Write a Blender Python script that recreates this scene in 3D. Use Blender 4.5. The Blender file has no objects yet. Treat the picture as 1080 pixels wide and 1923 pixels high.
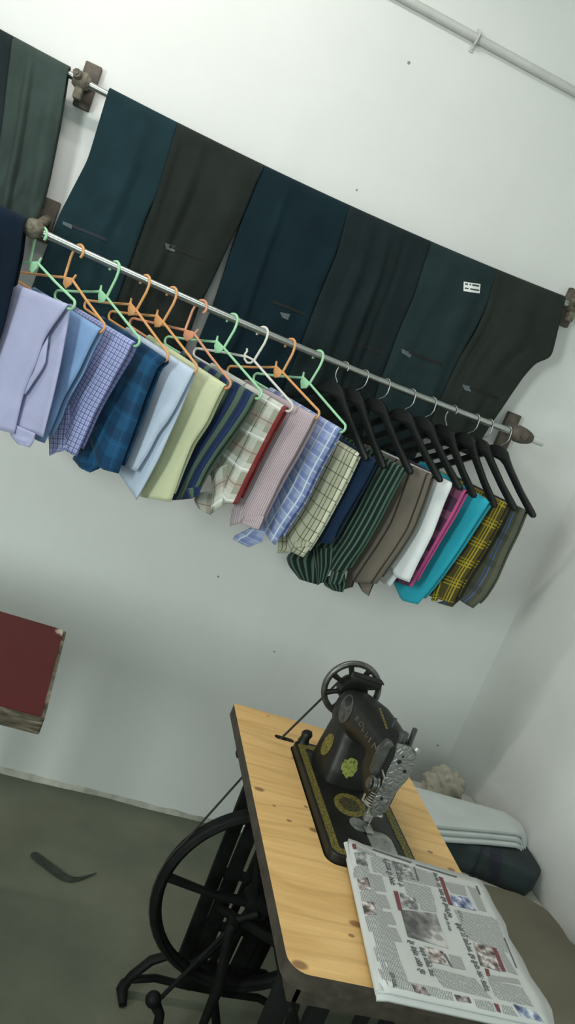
import bpy, bmesh, math, random
import numpy as np
from mathutils import Vector, Matrix, noise
random.seed(7)
SC = bpy.context.scene
COL = bpy.context.collection
PI = math.pi
# ------------------------------------------------------------------ camera
F = 1509.0
_d = np.array([-260., -400., F]); _x = np.array([5660., 2010., F])
_d /= np.linalg.norm(_d); _x -= _x.dot(_d) * _d; _x /= np.linalg.norm(_x)
RW = np.array([_x, _d, -np.cross(_d, _x)])       # rows: world X (right), Y (to the wall), Z (up) in camera axes
EYE = np.array([0., 0., 1.5])
WALL = 2.313
cam = bpy.data.cameras.new('camera'); co = bpy.data.objects.new('camera', cam); COL.objects.link(co)
cam.sensor_fit = 'VERTICAL'; cam.sensor_height = 36; cam.sensor_width = 36 * 1080 / 1923
cam.lens = F / 1923 * 36; cam.clip_start = .02
_R = Matrix([[RW[i][0], -RW[i][1], -RW[i][2]] for i in range(3)]).to_4x4()
co.matrix_world = Matrix.Translation(EYE) @ _R
SC.camera = co
# ------------------------------------------------------------------ light
SC.view_settings.view_transform = 'Standard'; SC.view_settings.look = 'None'
SC.view_settings.gamma = 1; SC.view_settings.use_curve_mapping = False
SC.view_settings.exposure = 0.21
W = bpy.data.worlds.new('world'); SC.world = W; W.use_nodes = True
W.node_tree.nodes['Background'].inputs[0].default_value = (.86, 1.0, .95, 1)
W.node_tree.nodes['Background'].inputs[1].default_value = .06
def area(name, loc, target, sx, sy, power, color):
    l = bpy.data.lights.new(name, 'AREA'); l.shape = 'RECTANGLE'; l.size = sx; l.size_y = sy
    l.energy = power; l.color = color
    o = bpy.data.objects.new(name, l); COL.objects.link(o); o.location = loc
    o.rotation_euler = (Vector(target) - Vector(loc)).to_track_quat('-Z', 'Y').to_euler()
    return o
TUBE = ((-.40, 1.50, 2.84), 13.0, (1.0, .945, .90))
area('tube_light', (-.40, 1.50, 2.80), (-.40, 1.85, 0), 1.15, .05, TUBE[1], TUBE[2])
area('left_doorway_daylight', (-2.12, -.90, 1.55), (.5, 2.0, 1.2), .75, 1.25, 78, (.90, 1.0, .955))
area('shopfront_daylight', (-.2, -1.65, 1.7), (.5, 2.3, 1.2), 1.6, 1.1, 22, (.84, 1.0, .95))

# ------------------------------------------------------------------ helpers
def ray(u, v): return RW @ np.array([u - 540., v - 961.5, F])
def on_y(u, v, Y):
    r = ray(u, v); return Vector(EYE + r * (Y / r[1]))
def on_z(u, v, z):
    r = ray(u, v); return Vector(EYE + r * ((z - 1.5) / r[2]))
def proj(P):
    c = RW.T @ (np.array(P) - EYE); return np.array([540 + F * c[0] / c[2], 961.5 + F * c[1] / c[2]])
def lin(c):
    return tuple((x / 12.92 if x <= .04045 else ((x + .055) / 1.055) ** 2.4) for x in [k / 255 for k in c])
def tag(o, label=None, cat=None, group=None, kind=None):
    if label: o['label'] = label
    if cat: o['category'] = cat
    if group: o['group'] = group
    if kind: o['kind'] = kind
    return o
def empty(name, loc, label, cat, group=None):
    o = bpy.data.objects.new(name, None); o.empty_display_size = .05; COL.objects.link(o); o.location = loc
    o.matrix_world = Matrix.Translation(loc)
    return tag(o, label, cat, group)
def link(name, me, m, parent=None, smooth=True, matrix=None):
    o = bpy.data.objects.new(name, me); COL.objects.link(o)
    if m is not None:
        for k in (m if isinstance(m, (list, tuple)) else [m]): me.materials.append(k)
    if smooth:
        for p in me.polygons: p.use_smooth = True
    if matrix is not None: o.matrix_world = matrix
    if parent is not None:
        o.parent = parent; o.matrix_parent_inverse = parent.matrix_world.inverted()
    return o
class MB:
    def __init__(s): s.b = bmesh.new()
    def box(s, x0, x1, y0, y1, z0, z1, bev=0, seg=2, mat=None):
        r = bmesh.ops.create_cube(s.b, size=1)
        M = Matrix.Translation(((x0 + x1) / 2, (y0 + y1) / 2, (z0 + z1) / 2)) @ Matrix.Diagonal((abs(x1 - x0), abs(y1 - y0), abs(z1 - z0), 1))
        if mat is not None: M = mat @ M
        bmesh.ops.transform(s.b, matrix=M, verts=r['verts'])
        if bev:
            es = list({e for v in r['verts'] for e in v.link_edges})
            bmesh.ops.bevel(s.b, geom=es, offset=bev, segments=seg, affect='EDGES', profile=.5)
        return s
    def tube(s, pts, r, n=10, closed=False, sx=1.0):
        pts = [Vector(p) for p in pts]; N = len(pts)
        rr = r if isinstance(r, (list, tuple)) else [r] * N
        T = []
        for i in range(N):
            a = pts[(i - 1) % N] if (closed or i > 0) else pts[i]
            b = pts[(i + 1) % N] if (closed or i < N - 1) else pts[i]
            T.append((b - a).normalized())
        up = Vector((0, 0, 1)) if abs(T[0].z) < .9 else Vector((1, 0, 0))
        nx = (up - T[0] * up.dot(T[0])).normalized(); rings = []
        for i in range(N):
            nx = (nx - T[i] * nx.dot(T[i])).normalized(); ny = T[i].cross(nx)
            rings.append([s.b.verts.new(pts[i] + (nx * math.cos(2 * PI * k / n) * sx + ny * math.sin(2 * PI * k / n)) * rr[i]) for k in range(n)])
        for i in range(N if closed else N - 1):
            A = rings[i]; B = rings[(i + 1) % N]
            for k in range(n): s.b.faces.new((A[k], A[(k + 1) % n], B[(k + 1) % n], B[k]))
        if not closed:
            s.b.faces.new(rings[0][::-1]); s.b.faces.new(rings[-1])
        return s
    def cyl(s, a, b, r, r2=None, n=20):
        return s.tube([a, b], [r, r if r2 is None else r2], n)
    def ring(s, c, ax, R, r, n=48, m=10, sx=1.0):
        ax = Vector(ax).normalized(); q = Vector((0, 0, 1)).rotation_difference(ax)
        return s.tube([Vector(c) + q @ Vector((R * math.cos(2 * PI * k / n), R * math.sin(2 * PI * k / n), 0)) for k in range(n)], r, m, True, sx)
    def ball(s, c, r, sc=(1, 1, 1), seg=20, rings=12):
        t = bmesh.ops.create_uvsphere(s.b, u_segments=seg, v_segments=rings, radius=r)
        bmesh.ops.transform(s.b, matrix=Matrix.Translation(c) @ Matrix.Diagonal((*sc, 1)), verts=t['verts']); return s
    def prism(s, poly, d, bev=0):
        """poly: 3D points of a flat outline, d: extrusion vector"""
        a = [s.b.verts.new(p) for p in poly]; f = s.b.faces.new(a)
        e = bmesh.ops.extrude_face_region(s.b, geom=[f]); vs = [g for g in e['geom'] if isinstance(g, bmesh.types.BMVert)]
        bmesh.ops.translate(s.b, vec=Vector(d), verts=vs)
        if bev:
            es = list({e2 for v in a + vs for e2 in v.link_edges})
            bmesh.ops.bevel(s.b, geom=es, offset=bev, segments=2, affect='EDGES', profile=.5)
        return s
    def loft(s, secs):
        R = [[s.b.verts.new(p) for p in sec] for sec in secs]; n = len(R[0])
        for A, B in zip(R, R[1:]):
            for k in range(n): s.b.faces.new((A[k], A[(k + 1) % n], B[(k + 1) % n], B[k]))
        s.b.faces.new(R[0][::-1]); s.b.faces.new(R[-1]); return s
    def mesh(s, name):
        bmesh.ops.recalc_face_normals(s.b, faces=s.b.faces)
        me = bpy.data.meshes.new(name); s.b.to_mesh(me); s.b.free(); return me
    def build(s, name, m, parent=None, smooth=True, matrix=None, angle=40):
        o = link(name, s.mesh(name), m, parent, smooth, matrix)
        if smooth and angle: sharp(o.data, angle)
        return o
def sharp(me, deg):
    b = bmesh.new(); b.from_mesh(me); t = math.radians(deg)
    for e in b.edges:
        if len(e.link_faces) == 2 and e.calc_face_angle(0) > t: e.smooth = False
    b.to_mesh(me); b.free()
def sell(c, rx, rz, axis='y', n=24, p=2.6):
    """superellipse section perpendicular to an axis"""
    out = []
    for k in range(n):
        a = 2 * PI * k / n; ca, sa = math.cos(a), math.sin(a)
        x = math.copysign(abs(ca) ** (2 / p), ca) * rx; z = math.copysign(abs(sa) ** (2 / p), sa) * rz
        out.append(Vector(c) + (Vector((x, 0, z)) if axis == 'y' else Vector((x, z, 0))))
    return out
def rounded(x0, x1, y0, y1, r, n=6):
    pts = []
    for cx, cy, a0 in ((x1 - r, y1 - r, 0), (x0 + r, y1 - r, 90), (x0 + r, y0 + r, 180), (x1 - r, y0 + r, 270)):
        for k in range(n + 1):
            a = math.radians(a0 + 90 * k / n); pts.append((cx + r * math.cos(a), cy + r * math.sin(a)))
    return pts
def resample(pts, m):
    pts = [Vector(p) for p in pts]; L = [0]
    for a, b in zip(pts, pts[1:]): L.append(L[-1] + (b - a).length)
    out = []
    for i in range(m + 1):
        t = L[-1] * i / m; k = 0
        while k < len(pts) - 2 and L[k + 1] < t: k += 1
        w = (t - L[k]) / max(L[k + 1] - L[k], 1e-9); out.append(pts[k].lerp(pts[k + 1], min(max(w, 0), 1)))
    return out
def smooth_pts(P, it=2):
    for _ in range(it):
        P = [P[0]] + [(P[i - 1] + P[i] * 2 + P[i + 1]) / 4 for i in range(1, len(P) - 1)] + [P[-1]]
    return P
def sheet_mesh(name, rows, uvs, close_u=False):
    b = bmesh.new(); uvl = b.loops.layers.uv.new('UVMap')
    V = [[b.verts.new(p) for p in r] for r in rows]; idx = {}
    for i, r in enumerate(V):
        for j, v in enumerate(r): idx[v] = uvs[i][j]
    for i in range(len(V) - 1):
        for j in range(len(V[0]) - 1):
            f = b.faces.new((V[i][j], V[i][j + 1], V[i + 1][j + 1], V[i + 1][j]))
            for l in f.loops: l[uvl].uv = idx[l.vert]
    me = bpy.data.meshes.new(name); b.to_mesh(me); b.free(); return me
def solid(o, t, off=0.0):
    m = o.modifiers.new('thickness', 'SOLIDIFY'); m.thickness = t; m.offset = off; return o

# ------------------------------------------------------------------ materials
class N:
    def __init__(s, name, rough=.6, metal=0.0):
        s.m = bpy.data.materials.new(name); s.m.use_nodes = True; s.t = s.m.node_tree
        s.p = s.t.nodes['Principled BSDF']; s.p.inputs['Roughness'].default_value = rough; s.p.inputs['Metallic'].default_value = metal
        s.L = s.t.links
    def n(s, typ, **k):
        nd = s.t.nodes.new(typ)
        for a, b in k.items(): setattr(nd, a, b)
        return nd
    def math(s, op, a, b=None, c=None):
        nd = s.n('ShaderNodeMath', operation=op)
        for i, x in enumerate((a, b, c)):
            if x is None: continue
            if isinstance(x, (int, float)): nd.inputs[i].default_value = x
            else: s.L.new(x, nd.inputs[i])
        return nd.outputs[0]
    def mix(s, fac, a, b):
        nd = s.n('ShaderNodeMix', data_type='RGBA')
        for i, x in ((0, fac), (6, a), (7, b)):
            if isinstance(x, (int, float)): nd.inputs[i].default_value = x
            elif isinstance(x, (tuple, list)): nd.inputs[i].default_value = (*x[:3], 1)
            else: s.L.new(x, nd.inputs[i])
        return nd.outputs[2]
    def coord(s, kind='Object'): return s.n('ShaderNodeTexCoord').outputs[kind]
    def map(s, vec, sc=(1, 1, 1), loc=(0, 0, 0), rot=(0, 0, 0)):
        nd = s.n('ShaderNodeMapping'); s.L.new(vec, nd.inputs[0]); nd.inputs[1].default_value = loc; nd.inputs[2].default_value = rot; nd.inputs[3].default_value = sc
        return nd.outputs[0]
    def noise(s, vec, scale=5, detail=4, rough=.55, dist=0):
        nd = s.n('ShaderNodeTexNoise'); s.L.new(vec, nd.inputs['Vector']); nd.inputs['Scale'].default_value = scale
        nd.inputs['Detail'].default_value = detail; nd.inputs['Roughness'].default_value = rough; nd.inputs['Distortion'].default_value = dist
        return nd.outputs[0]
    def ramp(s, fac, stops):
        nd = s.n('ShaderNodeValToRGB'); s.L.new(fac, nd.inputs[0]); e = nd.color_ramp.elements
        while len(e) < len(stops): e.new(.5)
        for k, (p, c) in zip(e, stops): k.position = p; k.color = (*c[:3], 1) if not isinstance(c, (int, float)) else (c, c, c, 1)
        return nd.outputs[0]
    def color(s, c):
        if isinstance(c, (tuple, list)): s.p.inputs['Base Color'].default_value = (*c[:3], 1)
        else: s.L.new(c, s.p.inputs['Base Color'])
        return s
    def bump(s, h, strength=.3, dist=.002):
        nd = s.n('ShaderNodeBump'); nd.inputs['Strength'].default_value = strength; nd.inputs['Distance'].default_value = dist
        s.L.new(h, nd.inputs['Height']); s.L.new(nd.outputs[0], s.p.inputs['Normal']); return s
def simple(name, c, rough=.6, metal=0.0, var=.12, scale=30, bump=.15, bd=.001):
    k = N(name, rough, metal); f = k.noise(k.coord(), scale, 5)
    a = tuple(x * (1 - var) for x in c); b = tuple(min(1, x * (1 + var)) for x in c)
    k.color(k.mix(k.ramp(f, [(.3, 0), (.7, 1)]), a, b))
    if bump: k.bump(f, bump, bd)
    return k.m
def cloth(name, base, layers=(), var=.05, sheen=.15, rough=.85):
    """woven cloth; layers = (axis, period, phase, width, colour, alpha) stripes in metres of the UV map"""
    k = N(name, rough); uv = k.coord('UV'); sp = k.n('ShaderNodeSeparateXYZ'); k.L.new(uv, sp.inputs[0])
    c = base
    for ax, per, ph, w, colr, al in layers:
        x = sp.outputs[0 if ax == 'u' else 1]
        fr = k.math('FRACT', k.math('ADD', k.math('DIVIDE', k.math('ADD', x, ph), per), 10.0))
        c = k.mix(k.math('MULTIPLY', k.math('LESS_THAN', fr, w / per), al), c, colr)
    ob = k.coord(); f = k.noise(ob, 9, 5, .6)
    wv = k.noise(k.map(uv, (900, 900, 900)), 1, 1)
    c = k.mix(k.math('MULTIPLY', k.ramp(f, [(.35, 0), (.7, 1)]), var * 2), c, (0.0, 0.0, 0.0))
    c = k.mix(k.math('MULTIPLY', wv, .12), c, (.02, .02, .02))
    k.color(c); k.bump(k.math('ADD', k.math('MULTIPLY', f, 3), k.math('MULTIPLY', wv, .15)), .35, .004)
    k.p.inputs['Sheen Weight'].default_value = sheen; k.p.inputs['Specular IOR Level'].default_value = .12
    return k.m
def wallmat(name, c1, c2, marks=()):
    k = N(name, .75); ob = k.coord(); f = k.noise(ob, 1.6, 6, .6); g = k.noise(ob, 45, 5, .6); h = k.noise(k.map(ob, (3, 3, .5)), 2.2, 4)
    c = k.mix(k.ramp(f, [(.35, 0), (.68, 1)]), c1, c2)
    c = k.mix(k.math('MULTIPLY', k.ramp(h, [(.56, 0), (.75, 1)]), .07), c, (.35, .33, .28))
    for (p, r) in marks:
        d = k.n('ShaderNodeVectorMath', operation='DISTANCE'); k.L.new(ob, d.inputs[0]); d.inputs[1].default_value = p
        c = k.mix(k.math('MULTIPLY', k.math('LESS_THAN', d.outputs['Value'], r), .75), c, (.08, .08, .07))
    k.color(c); k.bump(k.math('ADD', k.math('MULTIPLY', f, 2), k.math('MULTIPLY', g, .4)), .25, .004); return k.m
M = {}
M['wall_back'] = wallmat('wall_paint', (.66, .665, .652), (.71, .715, .702), [(on_y(768, 118, WALL), .0045), (on_y(410, 1083, WALL), .0035), (on_y(515, 1224, WALL), .003), (on_y(670, 357, WALL), .003), (on_y(822, 1400, WALL), .004)])
M['wall_side'] = wallmat('wall_paint_side', (.65, .655, .635), (.70, .70, .68))
k = N('floor_concrete', .7); ob = k.coord(); f = k.noise(ob, 2.3, 7, .62); g = k.noise(ob, 60, 4)
c = k.mix(k.ramp(f, [(.3, 0), (.7, 1)]), (.078, .090, .060), (.150, .158, .112)); k.color(c); k.bump(k.math('ADD', f, k.math('MULTIPLY', g, .3)), .3, .004); M['floor'] = k.m
M['plaster'] = simple('rough_plaster', (.40, .395, .34), .85, 0, .35, 18, .3, .004)
M['chrome'] = simple('polished_steel', (.46, .48, .47), .32, 1.0, .08, 60, .05)
M['rust'] = simple('grimy_iron', (.13, .115, .085), .8, .0, .55, 60, .7, .004)
M['bracket'] = simple('dark_bracket_wood', (.085, .07, .055), .75, 0, .4, 40, .5, .003)
M['iron'] = simple('black_cast_iron', (.006, .0065, .006), .6, 0, .4, 30, .4, .002); M['iron'].node_tree.nodes['Principled BSDF'].inputs['Specular IOR Level'].default_value = .15
M['enamel'] = simple('black_enamel', (.0095, .0095, .008), .42, 0, .5, 12, .12, .001); M['enamel'].node_tree.nodes['Principled BSDF'].inputs['Specular IOR Level'].default_value = .28
M['steel'] = simple('worn_steel', (.40, .40, .38), .38, .9, .35, 70, .5, .002)
M['dark_steel'] = simple('dull_dark_steel', (.12, .12, .115), .4, .8, .4, 60, .3, .001)
M['hole'] = simple('dark_recess', (.006, .006, .006), .9, 0, 0, 10, 0)
M['gold'] = None
k = N('gold_decal', .5, .2); f = k.noise(k.coord(), 260, 4, .7)
k.color(k.mix(k.ramp(f, [(.40, 0), (.66, 1)]), (.035, .03, .008), (.30, .25, .05))); M['gold'] = k.m
k = N('green_gold_decal', .5); f = k.noise(k.coord(), 240, 4, .7)
k.color(k.mix(k.ramp(f, [(.36, 0), (.5, 1)]), (.04, .05, .008), (.22, .25, .045))); M['crest'] = k.m
k = N('dim_gold_decal', .5, .1); f = k.noise(k.coord(), 300, 4, .7); k.color(k.mix(k.ramp(f, [(.5, 0), (.62, 1)]), (.016, .016, .008), (.14, .12, .03))); M['gold_dim'] = k.m
M['worn_letter'] = simple('worn_gilt', (.14, .13, .085), .5, .2, .5, 220, 0)
M['label'] = simple('label_white', (.72, .75, .73), .6, 0, .05, 40, 0)
M['ink'] = simple('printed_ink', (.05, .05, .05), .7, 0, .2, 200, 0)
M['grey_thread'] = simple('grey_thread', (.085, .11, .115), .8, 0, .2, 300, .2)
M['paper'] = simple('newsprint', (.49, .50, .49), .85, 0, .05, 14, .2, .003)
M['paper_ink'] = simple('news_ink', (.10, .10, .105), .85, 0, .25, 200, 0)
M['paper_red'] = simple('news_red', (.15, .045, .05), .85, 0, .3, 200, 0)
def newsphoto(name, a, b, c3, sc):
    k = N(name, .85); f = k.noise(k.coord(), sc, 3, .5); g = k.noise(k.map(k.coord(), (1, 1, 1), (3, 1, 7)), sc * 1.4, 2)
    c = k.ramp(f, [(.36, a), (.5, b), (.62, c3)]); k.color(k.mix(k.math('MULTIPLY', k.ramp(g, [(.55, 0), (.62, 1)]), .5), c, a)); return k.m
M['photo_a'] = newsphoto('news_photo_grey', (.05, .05, .055), (.22, .22, .22), (.55, .54, .52), 70)
M['photo_b'] = newsphoto('news_photo_warm', (.06, .05, .05), (.27, .22, .21), (.6, .55, .52), 80)
M['photo_c'] = newsphoto('news_photo_blue', (.05, .06, .13), (.22, .26, .38), (.6, .62, .65), 70)
M['photo_d'] = newsphoto('news_photo_big', (.07, .07, .068), (.20, .195, .19), (.50, .48, .46), 26)
def textmat(name, ink, ang):
    k = N(name, .85); ob = k.map(k.coord(), (1, 1, 1), (0, 0, 0), (0, 0, ang)); sp = k.n('ShaderNodeSeparateXYZ'); k.L.new(ob, sp.inputs[0])
    fr = k.math('FRACT', k.math('ADD', k.math('DIVIDE', sp.outputs[0], .0027), 100.0))
    nz = k.noise(k.map(ob, (120, 900, 1)), 1, 1)
    wd = k.noise(k.map(ob, (370, 420, 1)), 1, 2)
    mk = k.math('MULTIPLY', k.math('LESS_THAN', fr, .62), k.ramp(wd, [(.34, 0), (.42, 1)]))
    k.color(k.mix(k.math('MULTIPLY', mk, ink), (.48, .49, .48), (.09, .09, .09))); return k.m
M['text'] = textmat('news_text', .72, .06)
M['text_grey'] = None
k = N('news_tint_text', .85); ob = k.map(k.coord(), (1, 1, 1), (0, 0, 0), (0, 0, .06)); sp = k.n('ShaderNodeSeparateXYZ'); k.L.new(ob, sp.inputs[0])
fr = k.math('FRACT', k.math('ADD', k.math('DIVIDE', sp.outputs[0], .0027), 100.0))
k.color(k.mix(k.math('MULTIPLY', k.math('LESS_THAN', fr, .6), .6), (.42, .42, .41), (.10, .10, .10))); M['text_grey'] = k.m
# pine top with grain across the table and knots
k = N('pine_laminate', .42); ob = k.coord()
f = k.noise(k.map(ob, (2.2, 26, 10), rot=(0, 0, .03)), 1, 5, .6, .6)
g = k.noise(k.map(ob, (5, 150, 10), rot=(0, 0, .03)), 1, 3, .6)
c = k.mix(k.ramp(f, [(.34, 0), (.58, 1)]), (.61, .37, .135), (.74, .475, .195))
c = k.mix(k.math('MULTIPLY', k.ramp(g, [(.45, 0), (.7, 1)]), .22), c, (.44, .25, .085))
wv = k.n('ShaderNodeTexWave', wave_type='BANDS', bands_direction='Y'); k.L.new(k.map(ob, (.30, 1, 1)), wv.inputs[0]); wv.inputs['Scale'].default_value = 6.5; wv.inputs['Distortion'].default_value = 9; wv.inputs['Detail'].default_value = 2; wv.inputs['Detail Scale'].default_value = 1.2
c = k.mix(k.math('MULTIPLY', k.ramp(wv.outputs[1], [(.84, 0), (.97, 1)]), .28), c, (.40, .22, .07))
for (u, v, rx) in [(563, 1812, .016), (668, 1735, .014), (660, 1757, .007), (487, 1482, .013), (515, 1513, .005), (543, 1541, .007), (503, 1345, .005), (553, 1424, .009), (590, 1559, .012), (808, 1600, .008), (848, 1633, .010), (575, 1515, .006)]:
    P = on_z(u, v, .76); d = k.n('ShaderNodeVectorMath', operation='DISTANCE'); k.L.new(k.map(ob, (1, 1.55, 1), (-P.x, -P.y * 1.55, 0)), d.inputs[0]); d.inputs[1].default_value = (0, 0, .76)
    q = k.math('DIVIDE', d.outputs['Value'], rx)
    c = k.mix(k.ramp(q, [(.55, .9), (.95, 0)]), c, (.23, .115, .045))
k.color(c); M['pine'] = k.m
M['ply_edge'] = simple('worn_ply_edge', (.040, .031, .022), .7, 0, .45, 45, .4, .002)
k = N('red_laminate', .5); ob = k.coord(); f = k.noise(ob, 14, 6, .6)
P1 = on_z(121, 1190, .75)
d = k.n('ShaderNodeVectorMath', operation='DISTANCE'); k.L.new(ob, d.inputs[0]); d.inputs[1].default_value = P1
q = k.math('ADD', d.outputs['Value'], k.math('MULTIPLY', k.noise(ob, 130, 2), .018))
c = k.mix(f, (.068, .0135, .013), (.095, .019, .018)); k.color(k.mix(k.ramp(q, [(.026, 1), (.028, 0)]), c, (.42, .37, .30))); k.p.inputs['Specular IOR Level'].default_value = .12; M['red'] = k.m
k = N('chipped_edge', .8); f = k.noise(k.map(k.coord(), (8, 8, 60)), 3, 5, .65); k.color(k.ramp(f, [(.38, (.035, .028, .018)), (.56, (.10, .082, .055)), (.70, (.25, .21, .16))])); k.bump(f, .6, .004); M['chip'] = k.m
M['olive'] = simple('olive_rexine', (.135, .125, .082), .6, 0, .12, 8, .3, .004)
M['cream'] = simple('cream_sheet', (.52, .51, .45), .8, 0, .08, 12, .3, .003)
M['white_cloth'] = simple('white_cotton', (.56, .60, .59), .9, 0, .06, 10, .35, .004)
M['beige'] = simple('grubby_beige_cloth', (.40, .37, .30), .9, 0, .22, 18, .5, .006)
M['dark_cloth'] = simple('dark_teal_cloth', (.022, .034, .036), .9, 0, .25, 12, .4, .004)
M['navy_strap'] = simple('navy_webbing', (.012, .016, .028), .8, 0, .2, 40, .2)
M['wood_dark'] = simple('dark_wood', (.09, .06, .04), .6, 0, .3, 20, .3)
M['pvc'] = simple('painted_conduit', (.52, .52, .50), .6, 0, .06, 20, .1)
M['fitting'] = simple('white_fitting', (.75, .75, .74), .5, 0, .03, 20, 0)
k = N('tube_glow', .4); k.color((.9, .95, .93)); k.p.inputs['Emission Color'].default_value = (.95, 1, .97, 1); k.p.inputs['Emission Strength'].default_value = 6; M['tube'] = k.m
def plastic(name, c):
    k = N(name, .38); k.color(c); k.p.inputs['Subsurface Weight'].default_value = .0; f = k.noise(k.coord(), 25, 3); k.color(k.mix(f, tuple(x * .9 for x in c), tuple(min(1, x * 1.1) for x in c))); return k.m
M['p_green'] = plastic('mint_green_plastic', (.33, .62, .38)); M['p_orange'] = plastic('orange_plastic', (.66, .33, .13))
M['p_salmon'] = plastic('salmon_orange_plastic', (.62, .27, .16)); M['p_white'] = plastic('white_plastic', (.66, .63, .58))
M['p_black'] = plastic('black_plastic', (.006, .0075, .007)); M['p_black'].node_tree.nodes['Principled BSDF'].inputs['Specular IOR Level'].default_value = .25; M['wire'] = simple('hook_wire', (.26, .27, .26), .4, .9, .1, 60, 0)
M['rope'] = simple('leather_belt', (.014, .012, .010), .8, 0, .2, 90, .2)
M['scrap'] = simple('cloth_scrap', (.025, .03, .024), .9, 0, .3, 30, .3)

# ------------------------------------------------------------------ room
RX = 1.44
def struct(name, b, m, smooth=False): return tag(b.build(name, m, smooth=smooth), kind='structure')
struct('floor', MB().box(-2.2, RX + .1, -1.7, WALL + .1, -.1, 0), M['floor'])
struct('wall_back', MB().box(-2.2, RX + .1, WALL, WALL + .1, 0, 3.05), M['wall_back'])
struct('wall_right', MB().box(RX, RX + .1, -1.7, WALL, 0, 3.05), M['wall_side'])
struct('wall_left', MB().box(-2.3, -2.2, -1.7, WALL, 0, 3.05), M['wall_side'])
struct('ceiling', MB().box(-2.2, RX + .1, -1.7, WALL + .1, 3.05, 3.15), M['wall_side'])
# uneven plaster fillet where the wall meets the floor
secs = []; n = 220
for i in range(n + 1):
    x = -2.2 + (RX + 2.2) * i / n
    a = max(.003, .012 + .008 * noise.noise((x * 4, 0, 0)) + .003 * noise.noise((x * 14, 3, 0))); h = max(.003, .013 + .009 * noise.noise((x * 4, 7, 0)) + .004 * noise.noise((x * 17, 9, 0)))
    secs.append([Vector((x, WALL, -.001)), Vector((x, WALL - a, -.001)), Vector((x, WALL - a * .75, h * .45)), Vector((x, WALL - a * .3, h * .9)), Vector((x, WALL, h))])
struct('baseboard_back', MB().loft(secs), M['plaster'], True)
# ------------------------------------------------------------------ conduit pipe high on the wall
def conduit():
    a = on_y(770 - 300, -8 - 157, WALL - .012); b = on_y(1080, 160, WALL - .012); zc = on_y(900, 74, WALL - .012).z
    e = empty('conduit_pipe', (a.x, WALL - .012, zc), 'grey painted conduit pipe running high along the wall at upper right', 'pipe')
    MB().cyl((-.6, WALL - .012, zc), (RX - .002, WALL - .012, zc), .0115, n=16).build('pipe', M['pvc'], e)
    for (u, v) in [(898, 66)]:
        x = on_y(u, v, WALL - .012).x
        c = MB()
        c.tube([(x, WALL - .012 + .014 * math.cos(t), zc + .014 * math.sin(t)) for t in [PI * (.5 + k / 8) for k in range(9)]], .003, 8, sx=2.2)
        c.box(x - .006, x + .006, WALL - .004, WALL, zc - .034, zc - .012, .001); c.box(x - .006, x + .006, WALL - .004, WALL, zc + .012, zc + .026, .001)
        c.ball((x, WALL - .005, zc - .026), .0028)
        c.build('clamp', M['pvc'], e)
conduit()
# ------------------------------------------------------------------ tube light fitting above the frame
def tube_lamp(pos, label):
    x, y, z = pos
    e = empty('tube_light_fitting', (x, y, 3.05), label, 'lamp')
    MB().box(x - .62, x + .62, y - .03, y + .03, z + .05, z + .09, .006).build('body', M['fitting'], e)
    for q in (-.3, .3): MB().cyl((x + q, y, z + .09), (x + q, y, 3.05), .006).build('hanger_rod', M['fitting'], e)
    MB().cyl((x - .59, y, z + .025), (x + .59, y, z + .025), .013).build('tube', M['tube'], e)
    for sx in (-1, 1): MB().box(x + sx * .61 - .012, x + sx * .61 + .012, y - .018, y + .018, z + .005, z + .055, .004).build('end_holder', M['fitting'], e)
tube_lamp(TUBE[0], 'fluorescent tube fitting hung from the ceiling above the clothes rails')

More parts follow.
